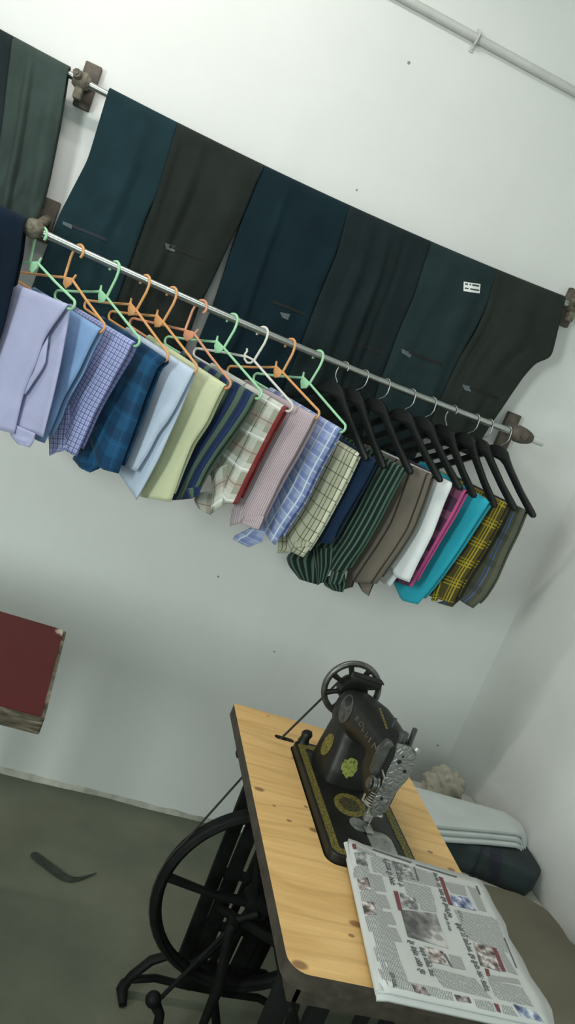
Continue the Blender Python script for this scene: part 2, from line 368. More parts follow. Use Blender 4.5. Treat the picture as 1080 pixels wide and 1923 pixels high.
# ------------------------------------------------------------------ clothes rails
Y2, Y1 = 2.05, 2.25
RR = .0088
def fitcurve(px, Y):
    P = [on_y(*p, Y) for p in px]; return np.polyfit([p.x for p in P], [p.z for p in P], 2)
C2 = fitcurve([(79, 439), (190, 486), (300, 536), (441, 600), (520, 636), (600, 671), (680, 700), (780, 740), (870, 774), (954, 807), (1015, 832)], Y2)
C1 = fitcurve([(130, 143), (205, 174), (330, 243), (490, 323), (655, 397), (805, 464), (930, 517), (1055, 566)], Y1)
z2 = lambda x: float(np.polyval(C2, x)); z1 = lambda x: float(np.polyval(C1, x))
def rail(name, Y, zf, x0, x1, label, spots):
    e = empty(name, (0, Y, zf(0)), label, 'clothes rail', 'clothes rails on the wall')
    MB().tube([(x0 + (x1 - x0) * i / 40, Y, zf(x0 + (x1 - x0) * i / 40)) for i in range(41)], RR, 14).build('rail_tube', M['chrome'], e)
    for (plate, clamp, kind) in spots:
        P = on_y(*plate, WALL); xc = on_y(*clamp, Y).x; zc = zf(xc)
        MB().box(P.x - .021, P.x + .021, WALL - .022, WALL, P.z - .055, P.z + .055, .003).build('mounting_plate', M['bracket'], e)
        b = MB(); b.tube([(P.x, WALL - .022, P.z), (P.x * .5 + xc * .5, (WALL - .022 + Y) / 2, P.z * .5 + zc * .5), (xc, Y, zc)], [.014, .012, .012], 12)
        b.build('bracket_arm', M['rust'], e)
        c = MB()
        if kind == 'ball':
            c.ball((xc, Y - .004, zc), .0245, (1, 1, .95)); c.cyl((xc - .004, Y - .018, zc + .002), (xc - .004, Y - .030, zc + .002), .007, .006)
        elif kind == 'clamp':
            c.tube([(xc - .018, Y, zf(xc - .018)), (xc - .008, Y, zc), (xc + .012, Y, zc), (xc + .022, Y, zf(xc + .02))], [.016, .021, .022, .014], 16)
            c.cyl((xc - .006, Y - .01, zc + .004), (xc - .010, Y - .036, zc + .006), .012, .010); c.cyl((xc - .010, Y - .036, zc + .006), (xc - .011, Y - .040, zc + .0065), .005)
            c.box(xc - .008, xc + .012, Y - .012, Y + .012, zc - .045, zc - .012, .004)
        else:
            c.tube([(xc - .03, Y, zf(xc - .03)), (xc - .012, Y, zc), (xc + .012, Y, zc), (xc + .028, Y, zf(xc + .02)), (xc + .036, Y, zf(xc + .03))], [.014, .024, .022, .017, .012], 16)
            c.cyl((xc, Y - .01, zc), (xc - .002, Y - .032, zc), .011, .009)
        c.build('clamp', M['bracket'] if kind == 'end' else M['rust'], e)
    return e
rail('clothes_rail', Y1, z1, -.75, 1.40, 'upper steel rail carrying the dark trousers draped in a row', [((165, 165), (153, 149), 'clamp'), ((1064, 578), (1077, 577), 'clamp')])
rail('clothes_rail', Y2, z2, -.75, on_y(1018, 833, Y2).x, 'lower steel rail from which the hangers with shirts hang', [((88, 415), (63, 431), 'ball'), ((950, 807), (978, 815), 'end')])
xe = on_y(1018, 833, Y2).x; stub = [o for o in bpy.data.objects if o.name.startswith('clothes_rail.')][0]
MB().tube([(xe - .042, Y2, z2(xe - .042)), (xe + .001, Y2, z2(xe + .001))], .0102, 16).build('rail_end', M['pvc'], stub)

# ------------------------------------------------------------------ hangers
def c2(X, Y): return (X / 3.6, 400 + Y / 3.6)
def c3(X, Y): return (250 + X / 2.7, 440 + Y / 2.7)
def c4(X, Y): return (380 + X / 2.842, 560 + Y / 2.842)
def c5(X, Y): return (600 + X / 2.4, 640 + Y / 2.4)
def fit_hanger(hk, tip, T):
    x = on_y(*hk, Y2).x; P = np.array([x, Y2, z2(x)]); p = np.array([.8, .08]); lam = 1e-2
    def Fn(p):
        s = T[0] * math.cos(p[1]) + T[1] * math.sin(p[1]); h = T[1] * math.cos(p[1]) - T[0] * math.sin(p[1])
        return proj(P + np.array([math.sin(p[0]), -math.cos(p[0]), 0]) * s + np.array([0, 0, h])) - np.array(tip)
    r = Fn(p)
    for _ in range(80):
        J = np.array([(Fn(p + e) - r) / 1e-5 for e in np.eye(2) * 1e-5]).T; A = J.T @ J
        q = p - np.linalg.solve(A + lam * np.diag(np.diag(A)), J.T @ r); r2 = Fn(q)
        if r2 @ r2 < r @ r: p, r, lam = q, r2, lam / 3
        else: lam *= 4
    return Matrix.Translation(P) @ Matrix.Rotation(p[0] - PI / 2, 4, 'Z') @ Matrix.Rotation(p[1], 4, 'Y')
def arc(cx, cz, r, a0, a1, n, y=0): return [(cx + r * math.cos(math.radians(a0 + (a1 - a0) * k / n)), y, cz + r * math.sin(math.radians(a0 + (a1 - a0) * k / n))) for k in range(n + 1)]
HR = .0033
def root(name, mx, label, cat, group):
    o = bpy.data.objects.new(name, None); o.empty_display_size = .05; COL.objects.link(o); o.matrix_world = mx
    return tag(o, label, cat, group)
def plastic_hanger(mx, mat, kind, label):
    e = root('plastic_hanger', mx, label, 'hanger', 'plastic hangers on the lower rail')
    sg = -1 if kind == 'flip' else 1
    S = lambda pts: [(p[0] * sg, p[1], p[2]) for p in pts]
    hook = [(.012, 0, -.074), (.0145, 0, -.055), (.0185, 0, -.024), (.0178, 0, -.008)] + arc(0, -.0045, .0165, 0, 215, 14)
    MB().tube(S(hook), HR, 8).build('hook', mat, e, matrix=mx)
    f = MB(); nl = (-.012, 0, -.074) if kind == 'ring' else (-.018, 0, -.070)
    loop = [(.012, 0, -.074), (.09, 0, -.0965), (.166, 0, -.118)] + arc(.1655, -.1298, .0118, 80, -90, 8) + [(0, 0, -.1416)] + arc(-.1655, -.1298, .0118, -90, -260, 8) + [(-.166, 0, -.118), (-.09, 0, -.095), nl]
    f.tube(S(loop), HR, 8); f.build('frame', mat, e, matrix=mx)
    if kind == 'ring':
        MB().tube(S([(.012, 0, -.074), (.006, 0, -.083), (-.005, 0, -.087), (-.017, 0, -.082), (-.022, 0, -.070), (-.020, 0, -.062), (-.024, 0, -.056)]), .003, 8).tube(S([nl, (.012, 0, -.073)]), .0028, 8).build('belt_ring', mat, e, matrix=mx)
    else:
        p = MB(); p.prism(S([(.014, -.0016, -.072), (-.020, -.0016, -.064), (-.019, -.0016, -.080), (-.007, -.0016, -.096), (.009, -.0016, -.089)]), (0, .0032, 0), .0008)
        p.tube(S([(-.017, 0, -.071), (-.019, 0, -.064), (-.022, 0, -.055)]), [.0034, .003, .0026], 8); p.build('belt_plate', mat, e, matrix=mx)
    return e
def suit_hanger(mx, label, cast=0):
    e = root('suit_hanger', mx, label, 'hanger', 'black suit hangers on the lower rail')
    wire = [(-.002, 0, -.052), (.000, 0, -.044), (.012, 0, -.034), (.0165, 0, -.022), (.0152, 0, -.008)] + arc(0, -.003, .0142, 0, 200, 12)
    if cast: wire = [(p[0] * -1, p[1], p[2]) for p in wire]
    MB().tube(wire, .0016, 8).build('hook', M['wire'], e, matrix=mx)
    up = [(0, -.046), (.016, -.048), (.030, -.055), (.042, -.068), (.062, -.086), (.12, -.130), (.176, -.166), (.186, -.174)]
    lo = [(.187, -.181), (.180, -.186), (.166, -.181), (.11, -.144), (.055, -.104), (.036, -.090), (.018, -.083), (0, -.082)]
    half = up + lo; out = half + [(-x, z) for x, z in half[::-1]][1:-1]
    MB().prism([(x, -.0065, z) for x, z in out], (0, .013, 0), .0022).build('body', M['p_black'], e, matrix=mx)
    MB().tube([(-.166, 0, -.176), (-.150, 0, -.1832), (.150, 0, -.1832), (.166, 0, -.176)], .003, 8).build('trouser_bar', M['p_black'], e, matrix=mx)
    return e
TP, TS = (.178, -.13), (.186, -.178)
HP = [  # hook on rail, near tip, colour, kind, label
 (c2(285, 140), c2(505, 625), 'p_green', 'flip', 'mint green plastic hanger leftmost on the lower rail, beside its round end knob'),
 (c2(540, 240), c2(705, 785), 'p_orange', 'flip', 'orange plastic hanger second from the left end, holding the sky blue shirt'),
 (c2(780, 360), c2(942, 880), 'p_green', 'norm', 'mint green plastic hanger carrying the small blue checked shirt'),
 (c2(990, 445), c3(176, 630), 'p_orange', 'norm', 'orange plastic hanger carrying the teal blue plaid shirt'),
 (c3(200, 295), c3(322, 690), 'p_orange', 'norm', 'orange plastic hanger carrying the pale icy blue shirt'),
 (c3(350, 360), c3(492, 770), 'p_salmon', 'flip', 'salmon orange plastic hanger carrying the cream yellow shirt'),
 (c3(510, 420), c3(650, 820), 'p_green', 'norm', 'mint green plastic hanger carrying the navy and olive striped shirt'),
 (c3(660, 495), c3(807, 885), 'p_white', 'ring', 'white plastic hanger with a round belt ring'),
 (c3(800, 555), c3(942, 920), 'p_orange', 'norm', 'orange plastic hanger nearest the black hangers, with the pink pinstripe shirt'),
 (c3(940, 620), c3(1075, 990), 'p_green', 'norm', 'mint green plastic hanger beside the first black hanger'),
]
HB = [(c5(118, 105), c5(218, 535)), (c5(205, 150), c5(298, 570)), (c5(300, 195), c5(418, 595)), (c5(415, 240), c5(552, 630)), (c5(508, 275), c5(640, 665)),
      (c5(605, 310), c5(703, 700)), (c5(705, 350), c5(797, 745)), (c5(765, 375), c5(888, 760)), (c5(850, 400), c5(972, 790))]
LB = ['black suit hanger carrying the cream windowpane shirt, leftmost of the black ones', 'black suit hanger carrying the plain dark navy shirt', 'black suit hanger carrying the green and black striped shirt',
      'black suit hanger carrying the brown shirt with dark stripes', 'black suit hanger carrying the white shirt', 'black suit hanger carrying the purple and pink checked shirt',
      'black suit hanger carrying the turquoise shirt', 'black suit hanger carrying the yellow plaid shirt', 'black suit hanger at the far right end of the lower rail']
MX = []
for hk, tip, m, kind, lab in HP:
    mx = fit_hanger(hk, tip, TP); MX.append(mx); plastic_hanger(mx, M[m], kind, lab)
for i, ((hk, tip), lab) in enumerate(zip(HB, LB)):
    mx = fit_hanger(hk, tip, TS); MX.append(mx); suit_hanger(mx, lab, 1 if i in (0, 5) else 0)

# ------------------------------------------------------------------ shirts
def to_local(mx, px, y):
    iv = mx.inverted(); o = iv @ Vector(EYE); d = iv.to_3x3() @ Vector(ray(*px)); t = (y - o.y) / d.y; q = o + d * t
    return Vector((q.x, q.z))
def panel_rows(mx, bar_h, Rpx, BL, Wd, y0, m=28, nu=18, amp=.004, seed=0):
    R = [to_local(mx, p, y0) for p in Rpx]; B = to_local(mx, BL, y0)
    R[0] = Vector((R[0].x, bar_h)); R = smooth_pts(resample(R, m), 2)
    wb = (B - R[-1]).length; bl = (B - R[-1]).normalized() * Wd; tl = Vector((-Wd, 0)); rows = []
    for i in range(m + 1):
        v = i / m; d = tl.lerp(bl, v); row = []
        for j in range(nu + 1):
            u = j / nu; q = R[i] + d * u
            q.y += v * v * max(0, u * Wd - wb * 1.05) * .85
            w = amp * (v ** .8) * (math.sin(u * 13 + seed * 1.7 + v * 2.5) * .6 + noise.noise((u * 5, v * 3, seed * 3.1)) * .9)
            row.append((q, w))
        rows.append(row)
    return rows
def shirt(i, mat, Rpx, BL, label, Wd=.27, back=None, amp=.0055, t=.0036, flaps=(), r=.0078, backmat=None):
    mx = MX[i]; bar = -.1416 if i < 10 else -.1832; sd = i * 2.3 + 1
    fr = panel_rows(mx, bar, Rpx, BL, Wd, -r, amp=amp, seed=sd); m = len(fr) - 1; nu = len(fr[0]) - 1
    if back: bk = panel_rows(mx, bar, back[0], back[1], Wd, r * .6, amp=amp * .7, seed=sd + 5)
    else: bk = fr
    rows, uvs = [], []
    Lr = [0]
    for a in range(m): Lr.append(Lr[-1] + (fr[a + 1][0][0] - fr[a][0][0]).length)
    edge = lambda u, v: 1 - v * .55 * max(0, 1 - u / .07) - v * .3 * max(0, 1 - (1 - u) / .07)
    nb = int(m * (1 if back else .93))
    for a in range(nb, -1, -1):
        row, uv = [], []
        for j, (q, w) in enumerate(bk[a]):
            u = j / nu; v = a / m; row.append(Vector((q.x, (r + .0035 * v) * edge(u, v) + w * .5, q.y))); uv.append((u * Wd, -.02 - Lr[a]))
        rows.append(row); uvs.append(uv)
    for kk in range(5, 0, -1):
        a = PI * kk / 6; row, uv = [], []
        for j in range(nu + 1):
            q = fr[0][j][0].lerp(bk[0][j][0], kk / 6)
            row.append(Vector((q.x, -r * math.cos(a), q.y + r * math.sin(a)))); uv.append((j / nu * Wd, -.02 * kk / 6))
        rows.append(row); uvs.append(uv)
    for a in range(m + 1):
        row, uv = [], []
        for j, (q, w) in enumerate(fr[a]):
            u = j / nu; v = a / m; row.append(Vector((q.x, -(r + .0045 * v) * edge(u, v) - w, q.y))); uv.append((u * Wd, Lr[a]))
        rows.append(row); uvs.append(uv)
    o = link('shirt', sheet_mesh('shirt', rows, uvs), mat, None, True, mx); solid(o, t)
    tag(o, label, 'shirt', 'shirts folded over the hangers')
    for (nm, fm, rowspx, y, bow, lab) in flaps:
        A = resample([Vector((*to_local(mx, p[0], y), 0)) for p in rowspx], 10); Bq = resample([Vector((*to_local(mx, p[1], y), 0)) for p in rowspx], 10)
        rw, uv = [], []; L = 0; Wf = (A[0] - Bq[0]).length
        for a in range(11):
            if a: L += (A[a] - A[a - 1]).length
            r_, u_ = [], []
            for j in range(9):
                uu = j / 8; q = A[a].lerp(Bq[a], uu)
                r_.append(Vector((q.x, y - bow * math.sin(PI * uu) + .002 * noise.noise((uu * 4, a * .4, sd)), q.y))); u_.append((uu * Wf + .014, L + .004))
            rw.append(r_); uv.append(u_)
        f = link(nm, sheet_mesh(nm, rw, uv), fm or mat, o, True, mx); solid(f, .0024)
        if lab: f['label'] = lab
    return o
def A(c, k=.72): return tuple(min(.85, x / k) for x in lin(c))
lav = cloth('lavender_cotton', A((150, 152, 182)))
sky = cloth('sky_blue_cotton', A((112, 140, 178)))
chk = cloth('small_blue_check', A((158, 164, 196)), [('u', .0125, 0, .0035, A((60, 66, 120)), .75), ('u', .0125, .005, .002, A((90, 96, 150)), .6), ('v', .0125, 0, .003, A((60, 66, 120)), .65), ('v', .0125, .005, .0018, A((90, 96, 150)), .5)])
teal = cloth('teal_plaid', A((16, 66, 100)), [('u', .07, .01, .028, A((8, 38, 66)), .6), ('v', .07, .02, .028, A((8, 38, 66)), .55), ('u', .07, .044, .005, A((30, 88, 124)), .3), ('v', .07, .055, .005, A((30, 88, 124)), .25)])
ice = cloth('icy_blue_cotton', A((166, 178, 196)))
crm = cloth('cream_cotton', A((178, 182, 150)))
nst = cloth('navy_olive_stripe', A((20, 34, 62)), [('u', .042, .006, .016, A((72, 88, 76)), .95), ('u', .042, .010, .004, A((40, 55, 50)), .7), ('u', .042, -.014, .006, A((26, 44, 84)), .9)])
prd = cloth('grey_red_plaid', A((134, 136, 122)), [('v', .085, .015, .024, A((178, 180, 172)), .75), ('u', .085, .058, .022, A((178, 180, 172)), .7), ('v', .085, .050, .020, A((158, 126, 120)), .4), ('u', .085, .030, .0035, A((70, 76, 70)), .8), ('v', .085, .0, .004, A((205, 208, 205)), .9), ('v', .085, .043, .003, A((84, 88, 82)), .7), ('u', .28, 0, .0105, A((112, 30, 34)), .95)])
pnk = cloth('pink_pinstripe', A((168, 154, 160)), [('u', .0062, 0, .0024, A((122, 104, 114)), .7)])
bpl = cloth('blue_plaid', A((142, 152, 184)), [('u', .034, .004, .015, A((98, 112, 162)), .55), ('v', .034, .0, .015, A((92, 106, 158)), .5), ('u', .034, .023, .004, A((190, 202, 224)), .85), ('v', .034, .021, .004, A((176, 190, 216)), .6)])
win = cloth('cream_windowpane', A((158, 158, 138)), [('u', .075, .0, .012, A((196, 196, 176)), .8), ('v', .032, .0, .0022, A((70, 68, 50)), .85), ('u', .075, .010, .0028, A((62, 58, 42)), .9), ('u', .075, -.010, .0028, A((62, 58, 42)), .9), ('u', .075, .050, .0024, A((62, 58, 42)), .8), ('u', .075, .040, .0024, A((62, 58, 42)), .8)])
nvy = cloth('plain_navy', A((18, 36, 60)))
gst = cloth('green_black_stripe', A((16, 28, 26)), [('u', .0155, 0, .0055, A((68, 94, 82)), .9)])
brn = cloth('brown_striped', A((92, 86, 78)), [('u', .052, -.012, .006, A((42, 34, 28)), .9)])
wht = cloth('plain_white', A((198, 201, 203)))
pur = cloth('purple_pink_check', A((70, 46, 66)), [('v', .06, 0, .022, A((120, 70, 96)), .8), ('u', .30, 0, .007, A((176, 76, 128)), .95)])
cya = cloth('turquoise_rib', A((42, 154, 174)), [('u', .0058, 0, .0022, A((34, 126, 146)), .5)])
yel = cloth('yellow_plaid', A((70, 62, 34)), [('u', .072, -.010, .0034, A((152, 136, 38)), .95), ('u', .072, -.0185, .0034, A((152, 136, 38)), .95), ('u', .072, -.027, .0034, A((128, 114, 34)), .95), ('v', .062, .0, .0034, A((152, 136, 38)), .85), ('v', .062, .009, .0034, A((152, 136, 38)), .85), ('v', .062, .018, .0034, A((140, 124, 36)), .8)])
olv = cloth('olive_blue_plaid', A((66, 68, 56)), [('u', .060, -.026, .004, A((70, 88, 140)), .8), ('u', .060, -.036, .003, A((70, 88, 140)), .6), ('v', .08, .01, .02, A((52, 54, 46)), .6), ('u', .06, 0, .014, A((84, 86, 74)), .6)])
CUFF = None
shirt(0, lav, [c2(440, 655), c2(330, 805), c2(290, 870), c2(250, 1000), c2(150, 1230), c2(85, 1490)], (-6, 806), 'lavender shirt at the left end, hanging beside the navy trousers', .29,
      back=([c2(462, 668), c2(450, 760), c2(410, 980), c2(350, 1260), c2(290, 1515)], c2(100, 1450)), flaps=[('sleeve', None, [(c2(330, 830), c2(250, 1010)), (c2(305, 1025), c2(160, 1180)), (c2(175, 1225), c2(130, 1220))], -.0015, .003, None), ('sleeve', None, [(c2(240, 1490), c2(85, 1420)), (c2(225, 1545), c2(70, 1500)), (c2(200, 1585), c2(120, 1560))], .005, .003, None)])
shirt(1, sky, [c2(655, 822), c2(600, 920), c2(530, 1080), c2(425, 1260), c2(375, 1400), c2(300, 1555)], c2(240, 1530), 'plain sky blue shirt hanging between the lavender and small checked shirts')
shirt(2, chk, [c2(882, 918), c2(865, 960), c2(780, 1100), c2(700, 1240), c2(640, 1350), c2(540, 1580), c2(512, 1645)], c2(440, 1600), 'white shirt with small blue checks on a green hanger',
      flaps=[('cuff', None, [(c2(478, 1300), c2(385, 1310)), (c2(480, 1400), c2(365, 1370)), (c2(465, 1590), c2(330, 1500)), (c2(420, 1610), c2(335, 1640))], -.014, .004, None)])
shirt(3, teal, [c3(152, 652), c2(1068, 1030), c2(1000, 1200), c2(930, 1400), c2(870, 1560), c2(795, 1760)], c2(700, 1735), 'dark teal blue plaid shirt under the orange hanger',
      flaps=[('sleeve', None, [(c2(710, 1400), c2(600, 1500)), (c2(700, 1600), c2(560, 1560)), (c2(690, 1720), c2(490, 1660)), (c2(610, 1755), c2(540, 1720))], -.010, .004, None)])
shirt(4, ice, [c3(302, 706), c3(270, 770), c3(215, 880), c3(165, 960), c3(130, 1000), c3(75, 1110), c3(20, 1203)], c3(-60, 1160), 'pale icy blue shirt hanging beside the cream yellow shirt',
      back=([c3(304, 720), c3(240, 880), c3(130, 1130), c3(15, 1345)], c2(740, 1690)))
shirt(5, crm, [c3(445, 800), c3(420, 850), c3(370, 960), c3(300, 1060), c3(250, 1180), c3(185, 1357)], c3(40, 1330), 'plain cream yellow shirt', amp=.005)
shirt(6, nst, [c3(612, 830), c3(590, 880), c3(510, 1000), c3(430, 1110), c3(370, 1200), c3(300, 1340)], c3(195, 1350), 'navy shirt with wide olive stripes',
      flaps=[('cuff', None, [(c3(345, 1280), c3(270, 1290)), (c3(330, 1330), c3(290, 1340))], -.014, .003, None)])
shirt(7, prd, [c4(432, 612), c4(345, 770), c4(270, 920), c4(185, 1100)], c4(130, 1095), 'grey plaid shirt with a red stripe along its edge',
      flaps=[('sleeve', None, [(c4(132, 886), c4(48, 928)), (c4(139, 1000), c4(56, 1030)), (c4(132, 1095), c4(42, 1156))], -.012, .006, None), ('sleeve', None, [(c4(60, 1030), c4(-20, 1040)), (c4(50, 1100), c4(-45, 1075)), (c4(42, 1156), c4(-20, 1120))], -.004, .004, None)])
shirt(8, pnk, [c4(592, 652), c4(575, 690), c4(490, 850), c4(430, 950), c4(370, 1070), c4(330, 1150), c4(300, 1235)], c4(215, 1195), 'pale pink pinstripe shirt',
      flaps=[('cuff', None, [(c4(330, 1165), c4(225, 1160)), (c4(318, 1200), c4(215, 1180)), (c4(300, 1238), c4(210, 1200))], -.015, .003, None), ('sleeve', None, [(c4(245, 1010), c4(205, 1070)), (c4(232, 1120), c4(160, 1130)), (c4(215, 1200), c4(148, 1215))], -.013, .004, None)])
shirt(9, bpl, [c4(718, 730), c4(680, 800), c4(610, 930), c4(540, 1080), c4(440, 1230), c4(390, 1318)], c4(345, 1262), 'light blue and white plaid shirt under the last green hanger',
      flaps=[('sleeve', None, [(c4(370, 1090), c4(330, 1180)), (c4(345, 1240), c4(250, 1230)), (c4(320, 1300), c4(170, 1270)), (c4(250, 1330), c4(165, 1285))], -.006, .005, None)])
shirt(10, win, [c4(838, 826), c4(780, 950), c4(720, 1070), c4(640, 1220), c4(580, 1320), c4(535, 1382)], c4(482, 1352), 'cream shirt with thin dark windowpane lines',
      flaps=[('sleeve', None, [(c4(482, 1180), c4(440, 1230)), (c4(482, 1260), c4(405, 1260)), (c4(480, 1345), c4(405, 1345)), (c4(440, 1360), c4(400, 1362))], -.012, .004, None), ('cuff', None, [(c4(575, 1300), c4(490, 1300)), (c4(566, 1326), c4(486, 1330))], -.016, .002, None)])
shirt(11, nvy, [c4(925, 868), c4(880, 960), c4(800, 1100), c4(730, 1220), c4(690, 1312)], c4(590, 1300), 'plain dark navy shirt between the windowpane and green striped shirts')
shirt(12, gst, [c4(1078, 905), c4(1000, 1050), c4(930, 1190), c4(850, 1330), c4(800, 1400), c4(755, 1475)], c4(690, 1455), 'black shirt with narrow green stripes',
      flaps=[('sleeve', None, [(c4(700, 1330), c4(592, 1340)), (c4(690, 1430), c4(606, 1440)), (c4(655, 1515), c4(616, 1532))], -.014, .006, None), ('sleeve', None, [(c4(660, 1290), c4(540, 1300)), (c4(650, 1390), c4(447, 1380)), (c4(640, 1460), c4(462, 1430)), (c4(620, 1530), c4(520, 1500))], -.002, .005, None), ('shirt_tail', None, [(c4(760, 1470), c4(640, 1490)), (c4(765, 1530), c4(655, 1535)), (c4(750, 1570), c4(700, 1560))], .004, .004, None),
             ('cuff', None, [(c4(762, 1470), c4(690, 1455)), (c4(750, 1500), c4(680, 1500)), (c4(735, 1530), c4(675, 1525))], -.016, .004, None)])
shirt(13, brn, [c5(507, 610), c5(470, 720), c5(420, 850), c5(350, 960), c5(255, 1094)], c5(165, 1090), 'brown shirt with two thin dark stripes', backmat=None,
      flaps=[('sleeve', None, [(c5(160, 1000), c5(135, 1020)), (c5(162, 1070), c5(118, 1080)), (c5(150, 1110), c5(115, 1120))], -.006, .004, None), ('cuff', None, [(c5(250, 1085), c5(168, 1085)), (c5(222, 1150), c5(195, 1130))], -.002, .002, None)])
shirt(14, wht, [c5(599, 650), c5(560, 740), c5(510, 880), c5(455, 985), c5(405, 1088)], c5(345, 1065), 'plain white shirt between the brown and purple shirts',
      back=([c5(590, 655), c5(520, 830), c5(420, 960), c5(320, 1108)], c5(270, 1085)))
shirt(15, pur, [c5(657, 680), c5(600, 790), c5(540, 890), c5(470, 1010), c5(415, 1110)], c5(330, 1080), 'purple checked shirt with a pink edge', amp=.003, r=.007)
shirt(16, cya, [c5(764, 730), c5(700, 830), c5(630, 940), c5(560, 1040), c5(500, 1120), c5(440, 1187)], c5(378, 1172), 'bright turquoise ribbed shirt', amp=.003)
shirt(17, yel, [c5(842, 745), c5(790, 850), c5(720, 970), c5(650, 1080), c5(600, 1185)], c5(500, 1150), 'dark olive shirt with bright yellow plaid lines', amp=.003,
      flaps=[('cuff', None, [(c5(560, 1080), c5(530, 1090)), (c5(545, 1130), c5(510, 1130)), (c5(530, 1175), c5(505, 1172))], -.012, .003, None)])
shirt(18, olv, [c5(927, 768), c5(890, 860), c5(840, 960), c5(790, 1080), c5(740, 1160), c5(690, 1205)], c5(610, 1150), 'olive grey shirt with blue lines, last on the right', amp=.003,
      flaps=[('sleeve', None, [(c5(645, 1110), c5(615, 1120)), (c5(640, 1160), c5(580, 1170)), (c5(600, 1200), c5(530, 1180))], -.008, .004, None)])

# ------------------------------------------------------------------ trousers
def trousers(mat, Lpx, Rpx, label, Y, zf, zb, r=.0145, amp=.006, seed=0, pleats=(), dy=0.0, zback=None, parts=()):
    """cloth folded over a rail: left and right edge of the front fall, seen from the room"""
    m, nu = 44, 40; yf = Y - r - dy
    def edge(px):
        P = [on_y(*p, yf) for p in px]; P = [Vector((p.x, p.z, 0)) for p in P]
        P[0] = Vector((P[0].x, zf(P[0].x), 0))
        if zb < P[-1].y - .003:
            d = P[-1] - P[-2]; d /= abs(d.y); P.append(P[-1] + d * (P[-1].y - zb))
        return smooth_pts(resample(P, m), 2)
    L, R = edge(Lpx), edge(Rpx); Wd = (R[0] - L[0]).length; rows, uvs = [], []
    def fold(u, v):
        w = amp * (.25 + v) * (1.3 * noise.noise((u * 3.2 + seed, v * 1.6, seed * 1.3)) + .7 * noise.noise((u * 7 + v * 2.2 + seed, v * 4.5, seed)) + .5 * max(0, v - .45) * math.sin((u * 1.2 + v * 2.1) * 14 + seed))
        for (pu, pw, ph, tilt) in pleats:
            x = (u - pu - tilt * v) / pw
            if abs(x) < 1: w += 1.7 * ph * (math.cos(PI * x) * .5 + .5) * min(1, v * 3 + .15)
        return w
    ed = lambda u: min(1, min(u, 1 - u) / .06 + .35)
    mb = int(m * .9)
    for a in range(mb, -1, -1):
        v = a / m; rows.append([Vector((L[a].x + (R[a].x - L[a].x) * j / nu, Y + (r - .001) * (ed(j / nu) * v + 1 - v) + .003 * noise.noise((j * .3, v * 3, seed)) * v, L[a].y + (R[a].y - L[a].y) * j / nu)) for j in range(nu + 1)])
        uvs.append([(j / nu * Wd, -.05 - v) for j in range(nu + 1)])
    for kk in range(6, 0, -1):
        an = PI * kk / 7
        row = []
        for j in range(nu + 1):
            x = L[0].x + (R[0].x - L[0].x) * j / nu; row.append(Vector((x, Y - (r + (dy if kk < 4 else 0)) * math.cos(an), zf(x) + r * math.sin(an))))
        rows.append(row); uvs.append([(j / nu * Wd, -.05 * kk / 7) for j in range(nu + 1)])
    for a in range(m + 1):
        v = a / m; rows.append([Vector((L[a].x + (R[a].x - L[a].x) * j / nu, yf + (r * .7) * (1 - ed(j / nu)) * v - max(-.005, fold(j / nu, v)), L[a].y + (R[a].y - L[a].y) * j / nu)) for j in range(nu + 1)])
        uvs.append([(j / nu * Wd, v * .55) for j in range(nu + 1)])
    o = link('trousers', sheet_mesh('trousers', rows, uvs), mat); solid(o, .0045)
    tag(o, label, 'trousers', 'trousers folded over the rails')
    return o
def decal(name, m, px, Y, parent, th=.0012, label=None):
    """small flat applied piece whose outline lies on the cloth face at depth Y"""
    P = [on_y(*p, Y) for p in px]; o = MB().prism(P, (0, -th, 0)).build(name, m, parent, smooth=False)
    if label: o['label'] = label
    return o
def patch(o, name, m, px, label=None, th=.0012, Y=None):
    """lay a small piece on the front of a garment"""
    dg = bpy.context.evaluated_depsgraph_get(); ev = o.evaluated_get(dg); iv = o.matrix_world.inverted(); b = MB(); G, K = 10, 3
    c = [Vector(p) for p in px]; hi, lo = [], []
    for i in range(G + 1):
        rh, rl = [], []
        for j in range(K + 1):
            p = c[0].lerp(c[1], i / G).lerp(c[3].lerp(c[2], i / G), j / K); r = Vector(ray(*p)).normalized()
            ok, loc, no, ix = ev.ray_cast(iv @ Vector(EYE), (iv.to_3x3() @ r).normalized())
            w = o.matrix_world @ loc if ok else on_y(p.x, p.y, Y or 2.22)
            rh.append(b.b.verts.new(w - r * th)); rl.append(b.b.verts.new(w + r * .0012))
        hi.append(rh); lo.append(rl)
    for i in range(G):
        for j in range(K):
            b.b.faces.new((hi[i][j], hi[i][j + 1], hi[i + 1][j + 1], hi[i + 1][j])); b.b.faces.new((lo[i][j], lo[i + 1][j], lo[i + 1][j + 1], lo[i][j + 1]))
        for j in (0, K): b.b.faces.new((hi[i][j], hi[i + 1][j], lo[i + 1][j], lo[i][j]))
    for i in (0, G):
        for j in range(K): b.b.faces.new((hi[i][j], hi[i][j + 1], lo[i][j + 1], lo[i][j]))
    q = b.build(name, m, o, smooth=False)
    if label: q['label'] = label
    return q
def dark(name, c, k=1.25): return cloth(name, A(c, k), (), .14, .03)
tr_grey = dark('charcoal_grey_wool', (66, 80, 76)); tr_gdark = dark('dark_grey_wool', (36, 48, 50)); tr_teal = dark('midnight_teal_wool', (30, 56, 63)); tr_brown = dark('brown_charcoal_wool', (40, 46, 43))
tr_navy = dark('navy_wool', (17, 41, 50)); tr_ch = dark('charcoal_wool', (32, 44, 46)); tr_green = dark('slate_green_wool', (40, 58, 60)); tr_ch2 = dark('warm_charcoal_wool', (48, 55, 51)); tr_blue = dark('deep_navy_wool', (14, 32, 50))
